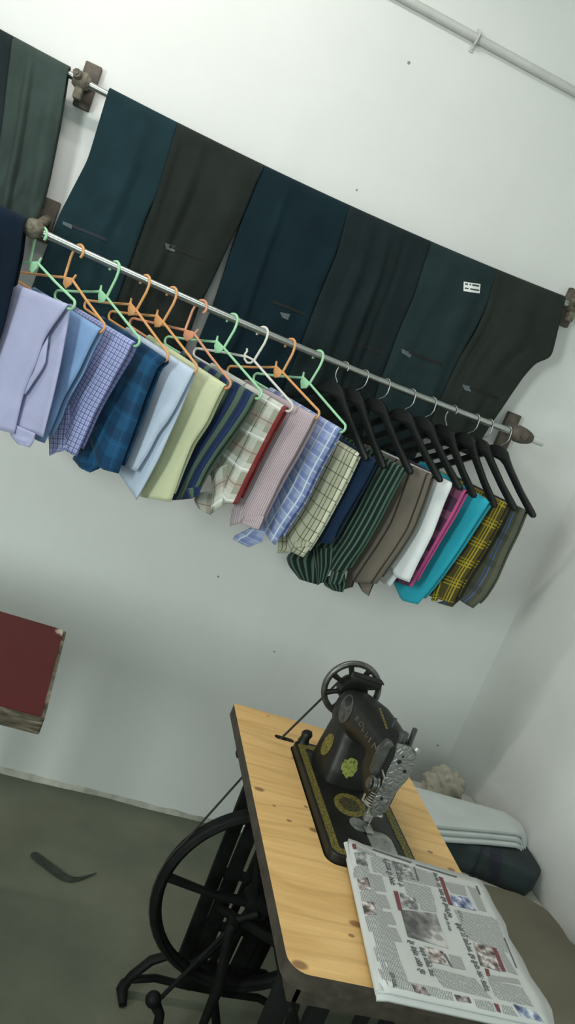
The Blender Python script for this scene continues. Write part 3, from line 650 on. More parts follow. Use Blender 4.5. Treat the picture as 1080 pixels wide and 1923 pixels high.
def ln(a, b, w):
    a = Vector(a); b = Vector(b); d = (b - a).normalized(); n = Vector((-d.y, d.x)) * w / 2; return [tuple(a + n), tuple(b + n), tuple(b - n), tuple(a - n)]
trousers(tr_gdark, [(-95, 24), (-150, 300), (-160, 560)], [(26, 82), (12, 250), (-4, 420)], 'very dark trousers cut off by the left edge, behind the grey pair', Y1, z1, 1.45, seed=1)
t = trousers(tr_grey, [(22, 80), (6, 230), (-24, 420)], [(125, 142), (112, 230), (92, 330), (74, 405), (70, 420)], 'charcoal grey trousers left of the upper rail bracket', Y1, z1, 1.575, dy=.006, seed=2, pleats=[(.35, .10, .010, -.05), (.75, .2, .006, .1)])
t = trousers(tr_teal, [(203, 172), (165, 300), (112, 402), (100, 432), (60, 540)], [(330, 243), (298, 360), (276, 402), (246, 488)], 'midnight teal trousers, first to the right of the upper bracket', Y1, z1, 1.385, seed=3, pleats=[(.55, .15, .006, .05)])
patch(t, 'pocket_welt', M['navy_strap'], ln((128, 421), (201, 451), 5.5)); patch(t, 'pocket_label', M['grey_thread'], [(118, 415), (137, 423), (134, 430), (117, 421)])
t = trousers(tr_brown, [(330, 243), (299, 350), (280, 404), (251, 484), (240, 515)], [(492, 322), (480, 345), (455, 408), (425, 470), (396, 533), (372, 578), (338, 680)], 'brown charcoal trousers, second right of the upper bracket', Y1, z1, 1.39, dy=.004, seed=4, pleats=[(.10, .06, -.006, .05), (.3, .12, .008, -.03), (.85, .2, .006, -.15)])
patch(t, 'pocket_welt', M['hole'], ln((318, 462), (382, 487), 5.5)); patch(t, 'pocket_label', M['grey_thread'], [(310, 456), (330, 463), (328, 473), (312, 468)])
t = trousers(tr_navy, [(488, 322), (478, 350), (456, 409), (443, 445), (430, 486), (415, 532), (400, 577), (366, 660)], [(656, 397), (630, 480), (605, 540), (570, 640)], 'navy trousers, third right of the bracket, beside the wedge of bare wall', Y1, z1, 1.37, seed=5, pleats=[(.32, .06, .007, .0), (.62, .2, .004, .05)])
patch(t, 'pocket_welt', M['hole'], ln((512, 566), (572, 590), 5.5)); patch(t, 'pocket_label', M['grey_thread'], [(526, 586), (545, 590), (541, 601), (530, 596)], 'embroidered grey pocket tab')
t = trousers(tr_ch, [(654, 397), (632, 480), (606, 540), (568, 640)], [(806, 464), (775, 560), (745, 630), (712, 720)], 'charcoal trousers with strong creases in the middle of the row', Y1, z1, 1.34, dy=.004, amp=.009, seed=6, pleats=[(.5, .08, .010, .05), (.72, .05, -.008, .0), (.28, .1, .007, .02)])
patch(t, 'pocket_welt', M['hole'], ln((660, 643), (722, 664), 5))
t = trousers(tr_green, [(804, 464), (776, 560), (746, 630), (705, 740)], [(932, 518), (912, 580), (893, 618), (862, 672), (815, 780)], 'slate green trousers with a small white paper sticker', Y1, z1, 1.35, dy=.002, seed=7, pleats=[(.7, .2, .007, .1)])
patch(t, 'pocket_welt', M['hole'], ln((763, 659), (830, 685), 5.5)); patch(t, 'pocket_label', M['grey_thread'], [(754, 655), (775, 663), (770, 672), (755, 663)])
stk = patch(t, 'sticker', M['label'], [(871, 529), (902.5, 533.5), (901, 551), (870.5, 546.5)], 'white printed paper sticker')
for a, b, w in [((873.5, 533), (879, 534), 3), ((882, 534), (885, 534.6), 3), ((887, 535), (900, 537), 3.4), ((873, 541), (880, 542), 2.6), ((883, 542.4), (900, 545.5), 3)]:
    q = patch(t, 'print', M['ink'], ln(a, b, w), th=.0017); q.parent = stk; q.matrix_parent_inverse = stk.matrix_world.inverted()
t = trousers(tr_ch2, [(930, 518), (913, 580), (895, 620), (864, 672), (815, 782)], [(1058, 572), (1050, 610), (1035, 672), (1008, 680), (985, 706), (930, 788), (906, 826)], 'warm charcoal trousers at the right end of the upper rail', Y1, z1, 1.43, dy=.005, seed=8, pleats=[(.15, .1, -.006, .0), (.5, .2, .006, .0)])
patch(t, 'pocket_welt', M['hole'], ln((882, 728), (936, 748), 5.5)); patch(t, 'pocket_label', M['grey_thread'], [(868, 722), (885, 726), (884, 736), (872, 732)])
trousers(tr_blue, [(-110, 350), (-130, 600), (-140, 760)], [(44, 424), (38, 480), (27, 530), (8, 610), (-22, 700)], 'deep navy trousers over the lower rail, left of the knob', Y2, z2, 1.18, dy=.02, seed=9, pleats=[(.7, .1, .006, .0)])

# ------------------------------------------------------------------ red topped table at the left
def red_table():
    z = .75; x1 = .073; y0, y1 = 1.343, 1.738; x0 = -1.05
    e = empty('red_table', (-.5, 1.54, 0), 'red laminate table top with a chipped corner at the left edge', 'table')
    MB().prism([(x, y, z - .034) for x, y in rounded(x0, x1, y0, y1, .006, 3)], (0, 0, .033)).build('core', M['chip'], e, smooth=False)
    MB().prism([(x, y, z - .001) for x, y in rounded(x0 + .002, x1 - .0075, y0 + .0025, y1 - .001, .005, 3)], (0, 0, .0022)).build('red_laminate', M['red'], e, smooth=False)
    for x in (x0 + .06, -.32):
        for y in (y0 + .05, y1 - .05): MB().box(x - .022, x + .022, y - .022, y + .022, 0, z - .034, .003).build('leg', M['wood_dark'], e)
    MB().box(x0 + .06, -.32, y0 + .06, y0 + .08, z - .11, z - .034).box(x0 + .06, -.32, y1 - .08, y1 - .06, z - .11, z - .034).build('apron', M['wood_dark'], e)
red_table()

# ------------------------------------------------------------------ sewing machine table
TX0, TX1, TY0, TY1, TZ = .458, .858, .858, 1.597, .76
MXC = .661
BX0, BX1, BY0, BY1 = .573, .749, 1.112, 1.478
def sewing_table():
    e = empty('treadle_table', (.658, 1.23, 0), 'pine topped treadle sewing table with a black cast iron stand', 'table')
    # top with the machine well and the belt slot cut through
    b = bmesh.new(); out = rounded(TX0, TX1, TY0, TY1, .03, 7); out = [(x, y) if y < 1.3 else (max(TX0, min(TX1, TX0 + .006 if x < .5 and y > TY1 - .001 else x)), y) for x, y in out]
    # back corners are nearly square
    out = [p for p in out if p[1] < TY1 - .03] + []
    fr = [p for p in rounded(TX0, TX1, TY0, TY1, .03, 7) if p[1] <= TY0 + .0301]
    outl = [(TX1, TY1 - .006), (TX1 - .006, TY1), (TX0 + .006, TY1), (TX0, TY1 - .006)] + [p for p in fr]
    well = rounded(BX0 - .003, BX1 + .003, BY0 - .003, BY1 + .003, .022, 5)
    slot = rounded(.540, .585, 1.490, 1.506, .0078, 5)
    es = []
    for loop in (outl, well, slot):
        vs = [b.verts.new((x, y, TZ)) for x, y in loop]; es += [b.edges.new((vs[i], vs[(i + 1) % len(vs)])) for i in range(len(vs))]
    bmesh.ops.triangle_fill(b, use_beauty=True, use_dissolve=False, edges=es)
    me = bpy.data.meshes.new('top'); g = bmesh.ops.extrude_face_region(b, geom=list(b.faces)); vs = [v for v in g['geom'] if isinstance(v, bmesh.types.BMVert)]
    bmesh.ops.translate(b, vec=(0, 0, -.026), verts=vs); bmesh.ops.recalc_face_normals(b, faces=b.faces)
    for f in b.faces: f.material_index = 0 if f.normal.z > .9 else 1
    b.to_mesh(me); b.free(); link('table_top', me, [M['pine'], M['ply_edge']], e, smooth=False)
    a = MB()   # apron frame under the top
    for (x0, x1, y0, y1) in ((TX0 + .035, TX1 - .035, TY0 + .03, TY0 + .048), (TX0 + .035, TX1 - .035, TY1 - .048, TY1 - .03), (TX0 + .03, TX0 + .046, TY0 + .03, BY1 - .02), (TX1 - .046, TX1 - .03, TY0 + .03, TY1 - .03)):
        a.box(x0, x1, y0, y1, TZ - .075, TZ - .026, .002)
    a.build('apron', M['ply_edge'], e)
    # side frames of the iron stand: flat cast uprights on a splayed arched foot
    zt = TZ - .075; cx = .658
    def upright(f, x0, x1, xb0, xb1, y, z0, z1, d=.016):
        f.prism([(x0, y - d / 2, z1), (x1, y - d / 2, z1), (xb1, y - d / 2, z0), (xb0, y - d / 2, z0)], (0, d, 0), .003)
    for y, far in ((1.565, True), (TY0 + .075, False)):
        f = MB(); ins = 0 if far else .055
        for s in (-1, 1):
            X = lambda v: cx + s * v
            upright(f, X(.118 + ins), X(.086 + ins), X(.100 + ins), X(.070 + ins), y, .12, zt)
            upright(f, X(.076 + ins * .6), X(.046 + ins * .6), X(.068 + ins * .6), X(.030 + ins * .6), y, .12, zt)
            upright(f, X(.030), X(.012), X(.022), X(.006), y, .12, zt)
            f.tube([(X(.05), y, .125), (X(.12), y, .128), (X(.155 + ins), y, .105), (X(.185 + ins), y, .055), (X(.195 + ins), y, .012)], [.012, .012, .013, .012, .015], 10, sx=.8)
            f.tube([(X(.04), y, .055), (X(.13), y, .060), (X(.18 + ins), y, .045)], [.009, .009, .009], 8)
            f.tube([(X(.19 + ins), y - .04, .010), (X(.195 + ins), y, .016), (X(.19 + ins), y + .025, .010)], [.009, .014, .009], 10)
        f.box(cx - .16, cx + .16, y - .012, y + .012, zt - .028, zt + .002, .004)
        for z in ((.36, .22) if far else (.40, .24)): f.box(cx - .085 - ins, cx + .085 + ins, y - .005, y + .005, z, z + .022, .002)
        f.box(cx - .07, cx + .07, y - .009, y + .009, .05, .13, .004)
        f.build('stand_side', M['iron'], e)
    br = MB()
    br.tube([(.60, 1.565, .28), (.68, 1.24, .46), (.60, TY0 + .075, .28)], .011, 10).tube([(.74, 1.565, .28), (.63, 1.24, .46), (.74, TY0 + .075, .28)], .011, 10)
    br.cyl((.658, TY0 + .075, .09), (.658, 1.565, .09), .010); br.build('cross_brace', M['iron'], e)
    # foot treadle: openwork plate with a bar pattern
    t = MB(); tx0, tx1, ty0, ty1, tz = .485, .85, .98, 1.20, .085
    pts = rounded(tx0, tx1, ty0, ty1, .04, 6); t.tube([(x, y, tz) for x, y in pts], .010, 10, True)
    for k in range(1, 6):
        x = tx0 + (tx1 - tx0) * k / 6; t.box(x - .007, x + .007, ty0, ty1, tz - .004, tz + .005, .002)
    t.box(tx0, tx1, 1.08, 1.10, tz - .005, tz + .005, .002)
    t.build('foot_treadle', M['iron'], e)
    # drive wheel
    wc = Vector((.645, 1.478, .378)); R = .228
    w = MB(); w.ring(wc, (0, 1, 0), R - .011, .0125, 72, 10, sx=1.0); w.ring(wc + Vector((0, .014, 0)), (0, 1, 0), R - .009, .008, 72, 8); w.ring(wc + Vector((0, -.012, 0)), (0, 1, 0), R - .010, .006, 72, 8)
    wh = w.build('drive_wheel', M['iron'], e)
    for k in range(5):
        an = math.radians(176 + 72 * k); d = Vector((math.cos(an), 0, math.sin(an))); p = Vector((-d.z, 0, d.x))
        MB().tube([wc + d * .02 + p * .004, wc + d * .10 + p * .010, wc + d * (R - .018)], [.013, .0095, .012], 10, sx=.8).build('spoke', M['iron'], wh)
    MB().cyl(wc + Vector((0, -.03, 0)), wc + Vector((0, .03, 0)), .026, n=20).build('hub', M['iron'], wh)
    cr = MB(); cp = wc + Vector((-.045, -.034, -.03)); cr.tube([wc + Vector((0, -.034, 0)), cp], .009, 10); cr.cyl(cp + Vector((0, .006, 0)), cp + Vector((0, -.012, 0)), .010); cr.build('crank', M['iron'], e)
    q1 = on_y(303, 1873, 1.44); MB().tube([on_y(440, 1735, 1.44), q1], .0050, 10).ball(on_y(288, 1877, 1.44), .018).tube([on_y(290, 1882, 1.44), on_y(300, 1905, 1.43), (on_y(310, 1925, 1.42).x, 1.42, .012)], [.013, .011, .013], 10).build('treadle_link', M['iron'], e)
    q1 = on_y(432, 1745, 1.435); q2 = on_y(412, 1850, 1.425); MB().tube([cp + Vector((0, -.008, 0)), q1, q2, (q2.x - .002, 1.415, .09)], [.010, .011, .013, .009], 10).build('pitman_rod', M['iron'], e)
    # one loop of round belt: around the drive wheel, up through the slot, over the hand wheel boss
    hw = Vector((MXC - .004, 1.498, .908))
    up = [hw + Vector((.034 * math.cos(math.radians(a)), 0, .034 * math.sin(math.radians(a)))) for a in range(160, -10, -12)]
    low = [wc + Vector(((R + .002) * math.cos(math.radians(a)), 0, (R + .002) * math.sin(math.radians(a)))) for a in range(0, -212, -8)]
    bl = MB().tube([Vector((.5585, 1.498, .765))] + up + [Vector((.724, 1.4985, .80)), Vector((.80, 1.485, .6))] + low + [Vector((.505, 1.487, .653))], .0025, 8, True).build('belt', M['rope'], e)
sewing_table()

# ------------------------------------------------------------------ sewing machine head
def sewing_machine():
    e = empty('sewing_machine', (MXC, 1.3, TZ), 'old black sewing machine with worn gold decals set into the pine table', 'sewing machine')
    zb = .776
    bed = MB(); bed.prism([(x, y, TZ - .02) for x, y in rounded(BX0, BX1, BY0, BY1, .02, 6)], (0, 0, zb - TZ + .02), .003); bd = bed.build('bed', M['enamel'], e)
    g = bmesh.new(); o1 = rounded(BX0 + .006, BX1 - .006, BY0 + .006, BY1 - .012, .016, 6); o2 = rounded(BX0 + .021, BX1 - .021, BY0 + .021, BY1 - .03, .006, 6)
    va = [g.verts.new((x, y, zb + .0006)) for x, y in o1]; vb = [g.verts.new((x, y, zb + .0006)) for x, y in o2]; n = len(va)
    for i in range(n): g.faces.new((va[i], va[(i + 1) % n], vb[(i + 1) % n], vb[i]))
    ex = bmesh.ops.extrude_face_region(g, geom=list(g.faces)); bmesh.ops.translate(g, vec=(0, 0, -.0008), verts=[v for v in ex['geom'] if isinstance(v, bmesh.types.BMVert)]); bmesh.ops.recalc_face_normals(g, faces=g.faces)
    me = bpy.data.meshes.new('gold_border'); g.to_mesh(me); g.free(); link('gold_border', me, M['gold'], bd, smooth=False)
    c = MXC
    # arm, pillar and head as one casting
    b = MB()
    b.loft([sell((c, 1.468, .884), .036, .036), sell((c, 1.455, .884), .044, .044), sell((c, 1.425, .888), .047, .047), sell((c + .001, 1.37, .904), .045, .043), sell((c - .001, 1.30, .918), .040, .037), sell((c - .005, 1.24, .925), .035, .036), sell((c - .007, 1.20, .925), .031, .038)])
    b.loft([sell((c - .002, 1.396, .770), .053, .064, 'z', p=4), sell((c - .002, 1.398, .80), .051, .062, 'z', p=4), sell((c - .001, 1.404, .85), .048, .054, 'z', p=3.5), sell((c, 1.413, .895), .043, .042, 'z', p=3)])
    b.loft([sell((c - .010, 1.255, .905), .026, .046, p=3.5), sell((c - .011, 1.215, .900), .026, .060, p=4), sell((c - .012, 1.178, .898), .025, .061, p=5)])
    o = b.build('casting', M['enamel'], e)
    m = o.modifiers.new('remesh', 'REMESH'); m.mode = 'VOXEL'; m.voxel_size = .0028; m.use_smooth_shade = True
    s = o.modifiers.new('soft', 'SMOOTH'); s.iterations = 5; s.factor = .5
    dg = bpy.context.evaluated_depsgraph_get(); me = bpy.data.meshes.new_from_object(o.evaluated_get(dg)); o.modifiers.clear(); o.data = me
    for p in me.polygons: p.use_smooth = True
    bpy.context.view_layer.update()
    # face plate, pierced, with engraved scrolls
    yf = 1.172
    fp = [(747, 1397.5), (762, 1401), (778, 1407), (783, 1417), (778, 1440), (767, 1463), (752, 1480), (742, 1493), (733, 1510), (724, 1527), (712, 1531), (702, 1525), (698, 1512), (707, 1493), (720, 1467), (733, 1433), (743, 1409)]
    k = N('engraved_steel', .42, .85); vo = k.n('ShaderNodeTexVoronoi', feature='DISTANCE_TO_EDGE'); k.L.new(k.coord(), vo.inputs['Vector']); vo.inputs['Scale'].default_value = 95
    ff = k.noise(k.coord(), 50, 4); k.color(k.mix(ff, (.17, .175, .165), (.34, .345, .33))); k.bump(k.ramp(vo.outputs[0], [(.05, 0), (.2, 1)]), .45, .002)
    pl = MB().prism([on_y(*p, yf) for p in fp], (0, .006, 0), .0012).build('face_plate', k.m, e)
    for (u, v, r) in ((750, 1431, .0042), (760, 1449, .0035), (757, 1421, .0022), (717, 1500, .003)):
        P = on_y(u, v, yf); MB().cyl(P + Vector((0, -.0006, 0)), P + Vector((0, .001, 0)), r, n=14).build('hole', M['hole'], pl)
    P = on_y(722, 1502, yf); MB().cyl(P, P + Vector((0, -.004, 0)), .0045, .004, 14).build('screw', M['steel'], pl)
    P = on_y(786, 1410, yf); MB().cyl(P + Vector((-.004, 0, 0)), P + Vector((-.002, -.004, 0)), .006, .005, 14).build('screw', M['steel'], pl)
    # side plate and slot for the take-up lever
    sp = [(730, 1392), (741, 1399), (731, 1422), (713, 1460), (706, 1462), (696, 1452), (706, 1424), (717, 1405)]
    MB().prism([on_y(*p, yf + .003) for p in sp], (0, .014, 0), .002).build('side_plate', M['dark_steel'], e)
    MB().prism([on_y(*p, yf - .0012) for p in [(738, 1407), (744, 1407), (741, 1420), (722, 1458), (714, 1470), (711, 1464), (722, 1440)]], (0, .003, 0)).build('lever_slot', M['hole'], e, smooth=False)
    # tension assembly on the side of the head
    P = on_y(700, 1466, yf + .004); T = MB()
    for i, (rr, dx) in enumerate(((.015, 0), (.013, .004), (.0145, .008), (.010, .013))): T.cyl(P + Vector((.006 - dx, -.006 + .0, -.002)), P + Vector((.003 - dx, -.006, -.002)), rr, rr * .92, 20)
    T.build('tension_dial', M['dark_steel'], e)
    P = on_y(693, 1500, yf + .01); T = MB()
    for i in range(6): T.ring(P + Vector((.004, 0, .016 - i * .005)), (0, 0, 1), .008, .0016, 16, 6)
    T.build('tension_spring', M['steel'], e)
    MB().tube([on_y(718, 1446, yf - .004), on_y(722, 1460, yf - .004), on_y(718, 1470, yf - .004)], .0018, 8).build('take_up_lever', M['steel'], e)
    MB().tube([on_y(686, 1490, yf + .006), on_y(681, 1502, yf + .006), on_y(692, 1510, yf + .006)], .002, 8).build('thread_guide', M['steel'], e)
    # presser bar, its thumb screw and the spool rod on top of the head
    P, Q = on_y(750, 1402, 1.19), on_y(758, 1380, 1.19)
    MB().cyl(P, Q, .0062, n=14).cyl(Q, Q + (Q - P).normalized() * .004, .0088, n=18).build('pressure_screw', M['dark_steel'], e)
    MB().cyl(on_y(765, 1408, 1.205), on_y(780, 1369, 1.205), .0048, n=12).build('needle_bar_top', M['dark_steel'], e)
    MB().tube([on_y(727, 1386, 1.25), on_y(737, 1365, 1.25), on_y(744, 1349, 1.25)], .0024, 8).build('spool_pin', M['dark_steel'], e)
    # needle bar and presser foot under the head
    nx = .668; ny = 1.212
    MB().cyl((nx, ny, .85), (nx, ny, .803), .0035).cyl((nx, ny, .803), (nx, ny, .779), .0009).box(nx - .006, nx + .006, ny - .005, ny + .005, .806, .818, .001).build('needle_bar', M['steel'], e)
    MB().cyl((nx - .004, ny + .014, .85), (nx - .004, ny + .014, .796), .0035).box(nx - .009, nx + .005, ny + .004, ny + .018, .786, .800, .002).box(nx - .008, nx + .008, ny - .018, ny + .008, .7785, .7815, .001).cyl((nx + .002, ny + .012, .797), (nx + .020, ny + .012, .800), .003).ball((nx + .021, ny + .012, .800), .0045).build('presser_foot', M['steel'], e)
    MB().cyl((nx - .014, ny + .006, zb), (nx - .014, ny + .006, zb + .0012), .019, n=24).build('needle_plate', M['steel'], e)
    MB().prism([(x, y, zb) for x, y in rounded(nx - .006, nx + .044, BY0 + .004, ny - .004, .018, 5)], (0, 0, .0014)).build('slide_plate', M['steel'], e, smooth=False)
    # hand wheel behind the pillar
    hw = Vector((MXC - .004, 1.498, .908)); Rw = .065
    w = MB(); w.ring(hw, (0, 1, 0), Rw - .006, .0068, 56, 12); hwo = w.build('hand_wheel', M['dark_steel'], e)
    MB().cyl(hw + Vector((0, -.022, 0)), hw + Vector((0, .012, 0)), .030, n=32).build('wheel_boss', M['enamel'], hwo)
    for k in range(8):
        an = math.radians(68 + 45 * k); d = Vector((math.cos(an), 0, math.sin(an))); MB().tube([hw + d * .018, hw + d * .036, hw + d * (Rw - .008)], [.0075, .0052, .0068], 8).build('spoke', M['enamel'], hwo)
    # bobbin winder block on the back of the arm
    P = on_y(692, 1274, 1.462); MB().box(P.x - .032, P.x + .030, 1.450, 1.478, P.z - .016, P.z + .000, .003).box(P.x - .033, P.x + .031, 1.446, 1.468, P.z + .001, P.z + .004, .001).build('bobbin_winder', M['enamel'], e)
    bpy.context.view_layer.update()
    # decals laid on the casting
    def oval(cx, cy, a, bb, rot, n=20):
        return [(cx + a * math.cos(t) * math.cos(rot) - bb * math.sin(t) * math.sin(rot), cy + a * math.cos(t) * math.sin(rot) + bb * math.sin(t) * math.cos(rot)) for t in [2 * PI * k / n for k in range(n)]]
    def on_mesh(objs, p):
        best = None; d = Vector(ray(*p)).normalized()
        for q in objs:
            iv = q.matrix_world.inverted(); ok, loc, no, ix = q.ray_cast(iv @ Vector(EYE), (iv.to_3x3() @ d).normalized())
            if ok:
                w_ = q.matrix_world @ loc; dd = (w_ - Vector(EYE)).length
                if best is None or dd < best[0]: best = (dd, w_)
        return best[1] if best else None
    def lay(name, m, px, centre, off=.0008, par=o, label=None):
        d0 = on_mesh([o, bd], centre)
        if d0 is None: return None
        b = MB(); cen = b.b.verts.new(d0 - Vector(ray(*centre)).normalized() * off); ring = []
        for p in px:
            q = on_mesh([o, bd], p)
            if q is None or (q - d0).length > .06: q = d0.lerp(d0, 0); 
            ring.append(b.b.verts.new(q - Vector(ray(*p)).normalized() * off))
        for i in range(len(ring)): b.b.faces.new((cen, ring[i], ring[(i + 1) % len(ring)]))
        q = b.build(name, m, par, smooth=False); sm = q.modifiers.new('t', 'SOLIDIFY'); sm.thickness = .0006; sm.offset = -1
        if label: q['label'] = label
        return q
    random.seed(3)
    lay('crest_decal', M['crest'], [(657 + (15 + random.uniform(-3, 3)) * math.cos(t) , 1441 + (18 + random.uniform(-3, 4)) * math.sin(t) - 3 * math.cos(t)) for t in [2 * PI * k / 26 for k in range(26)]], (657, 1441), label='green gold leafy crest')
    lay('oval_badge', M['dark_steel'], oval(650, 1331, 28, 12, math.radians(-72)), (650, 1331), .0014, label='oval steel badge')
    lay('pillar_decal', M['gold'], oval(615, 1398, 22, 9, math.radians(-65)), (615, 1398))
    lay('round_decal', M['gold'], oval(657, 1512, 32, 19, math.radians(27), 28), (657, 1512), .0008, bd)
    lay('decal_centre', M['gold_dim'], oval(657, 1511, 21, 11, math.radians(27), 24), (657, 1511), .0014, bd)
    # worn lettering down the side of the arm and the bar of gilt along its top
    for i, ch in enumerate('ROLLING'):
        t = i / 6; cx = 671 + (711 - 671) * t; cy = 1349 + (1411 - 1349) * t; sz = 13 + 6 * t
        cu = bpy.data.curves.new('l', 'FONT'); cu.body = ch; to = bpy.data.objects.new('l', cu); COL.objects.link(to); bpy.context.view_layer.update()
        me = bpy.data.meshes.new_from_object(to.evaluated_get(bpy.context.evaluated_depsgraph_get())); bpy.data.objects.remove(to)
        for v in me.vertices:
            a_, b_ = (v.co.x - .33) * sz, (v.co.y - .35) * sz * 1.25
            p = (cx + a_ * .80 + b_ * .40, cy + a_ * .45 - b_ * .62); q = on_mesh([o], p) or on_mesh([o], (cx, cy))
            if q is None: q = on_y(*p, 1.3)
            v.co = q - Vector(ray(*p)).normalized() * .0009
        link('letter', me, M['worn_letter'], o, smooth=False)
    for i in range(7):
        t = i / 6; cx = 714 + (726 - 714) * t; cy = 1332 + (1366 - 1332) * t
        lay('gilt_letter', M['gold'], [(cx - 3, cy - 2.5), (cx + 1, cy - 2.5), (cx + 3, cy + 2), (cx - 1, cy + 2.5)], (cx, cy))
    # thread cone stub and tangled thread at the bed corner
    P = Vector((BX0 + .022, BY1 - .004, zb)); MB().tube([P, P + Vector((0, 0, .010)), P + Vector((.001, 0, .020)), P + Vector((.0, 0, .024))], [.013, .010, .012, .010], 14).build('bed_knob', M['enamel'], e)
sewing_machine()

# ------------------------------------------------------------------ folded newspaper
def newspaper():
    zt = .7805
    P = lambda u, v: on_z(620 + u / 2.348, 1540 + v / 2.348, zt)
    BL, BR, FL, FR = P(75, 95), P(640, 265), P(222, 745), P(960, 905)
    e = empty('newspaper', (BL + FR) / 2 - Vector((0, 0, .004)), 'folded newspaper lying on the front corner of the pine table', 'newspaper')
    def surf(a, b):   # a: far -> near, b: left -> right
        q = BL.lerp(FL, a).lerp(BR.lerp(FR, a), b); return q
    n1, n2 = 16, 18
    def slab(name, z_off, th, grow_r, droop, grow_f, m, curl=0):
        rows, uv = [], []
        for i in range(n1 + 1):
            a = -0.0 + (1 + grow_f) * i / n1; r, uu = [], []
            for j in range(n2 + 1):
                b = (1 + grow_r * (1 + .25 * math.sin(a * 9) + .2 * math.sin(a * 23 + 1))) * j / n2
                q = surf(a, b); x_over = max(0, q.x - .862); y_over = max(0, .856 - q.y)
                z = z_off - droop * (x_over * 1.1 + y_over * .9) + curl * max(0, .10 - b) * 6 * max(0, .15 - a)
                z -= max(0, .035 - b) ** 2 * 2.2
                r.append(Vector((q.x, q.y, q.z + z))); uu.append((a, b))
            rows.append(r); uv.append(uu)
        o = link(name, sheet_mesh(name, rows, uv), m, e); s = solid(o, th, 1); return o
    o1 = slab('folded_pages', -.0005, .0045, .035, .25, .0, M['paper'], .06)
    for md in o1.modifiers: md.offset = -1
    o2 = slab('lower_pages', -.0062, .006, .07, .35, .012, M['paper'])
    for md in o2.modifiers: md.offset = -1
    # rounded spine along the left fold
    sp = MB(); pts = []
    for i in range(13):
        q = surf(i / 12, 0.0); pts.append(Vector((q.x + .0015, q.y, .7695 + .0045)))
    sp.tube(pts, [.0068] + [.0062] * 12, 12).build('fold', M['paper'], e)
    dg = bpy.context.evaluated_depsgraph_get(); bpy.context.view_layer.update()
    def quad(name, m, pq, th=.0005):
        b = MB(); G = 5; V = []
        Q = [Vector(p) for p in pq]; ev = o1.evaluated_get(bpy.context.evaluated_depsgraph_get()); iv = o1.matrix_world.inverted()
        for i in range(G + 1):
            row = []
            for j in range(G + 1):
                c = Q[0].lerp(Q[1], j / G).lerp(Q[3].lerp(Q[2], j / G), i / G); px = (620 + c.x / 2.348, 1540 + c.y / 2.348)
                d = (iv.to_3x3() @ Vector(ray(*px))).normalized(); ok, loc, no, ix = ev.ray_cast(iv @ Vector(EYE), d)
                w = o1.matrix_world @ loc if ok else on_z(*px, zt)
                row.append(b.b.verts.new(w + Vector((0, 0, th))))
            V.append(row)
        for i in range(G):
            for j in range(G): b.b.faces.new((V[i][j], V[i][j + 1], V[i + 1][j + 1], V[i + 1][j]))
        return b.build(name, m, o1, smooth=False)
    for pq in [((108, 205), (160, 195), (335, 688), (238, 694)), ((190, 152), (455, 236), (478, 298), (232, 246)), ((545, 396), (738, 440), (788, 588), (602, 522)), ((440, 650), (640, 700), (716, 790), (500, 738)), ((692, 702), (846, 738), (900, 826), (742, 790)), ((234, 690), (478, 742), (512, 790), (256, 734)), ((322, 270), (442, 298), (470, 398), (345, 350))]:
        quad('news_column', M['text'], pq, .0003)
    for pq in [((104, 212), (165, 200), (178, 250), (112, 258)), ((130, 315), (185, 312), (197, 358), (140, 362)), ((152, 422), (212, 428), (240, 495), (168, 492)), ((188, 560), (250, 572), (272, 625), (205, 622)), ((210, 655), (335, 690), (350, 738), (226, 700)),
               ((320, 272), (438, 298), (462, 358), (348, 330)), ((392, 357), (452, 367), (472, 408), (400, 398)), ((548, 397), (716, 430), (742, 490), (572, 455)), ((592, 472), (733, 492), (768, 568), (632, 528)), ((452, 652), (600, 690), (640, 750), (482, 718)),
               ((452, 742), (535, 760), (548, 800), (470, 785)), ((632, 790), (712, 803), (730, 848), (650, 830)), ((702, 712), (838, 740), (885, 812), (728, 778)), ((755, 815), (800, 825), (830, 870), (765, 855)), ((575, 400), (560, 395), (575, 445), (590, 448)), ((100, 215), (108, 212), (112, 255), (104, 256)), ((175, 160), (222, 178), (236, 238), (190, 228))]:
        quad('news_column', M['text'], pq)
    for pq in [((176, 236), (226, 246), (248, 318), (198, 310)), ((198, 325), (245, 333), (268, 393), (214, 385)), ((218, 402), (270, 408), (294, 464), (232, 455)), ((240, 470), (290, 478), (318, 540), (262, 530)), ((382, 212), (428, 235), (442, 283), (392, 270)), ((502, 272), (592, 290), (604, 336), (536, 322)), ((604, 290), (646, 305), (690, 405), (655, 398)),
               ((522, 592), (575, 605), (600, 662), (538, 652)), ((690, 682), (828, 702), (842, 726), (702, 704)), ((115, 115), (200, 150), (205, 165), (122, 135)), ((735, 575), (765, 580), (828, 685), (785, 670))]:
        quad('tinted_column', M['text_grey'], pq)
    ph = ['photo_a', 'photo_b', 'photo_b', 'photo_a', 'photo_a', 'photo_b', 'photo_c', 'photo_b', 'photo_b', 'photo_b']
    for i, pq in enumerate([((105, 145), (155, 142), (166, 205), (117, 197)), ((116, 256), (165, 256), (182, 310), (128, 306)), ((137, 360), (193, 363), (205, 420), (150, 416)), ((295, 186), (345, 200), (375, 268), (314, 246)), ((305, 320), (374, 345), (394, 402), (318, 386)), ((415, 555), (495, 580), (522, 642), (440, 626)),
                            ((528, 330), (608, 345), (645, 402), (542, 378)), ((630, 540), (712, 560), (758, 672), (662, 642)), ((358, 726), (420, 740), (442, 778), (375, 762)), ((545, 770), (612, 783), (624, 810), (560, 800))]):
        quad('news_photo', M[ph[i]], pq, .0007)
    quad('news_photo', M['photo_d'], ((310, 396), (466, 414), (522, 568), (342, 516)), .0007)
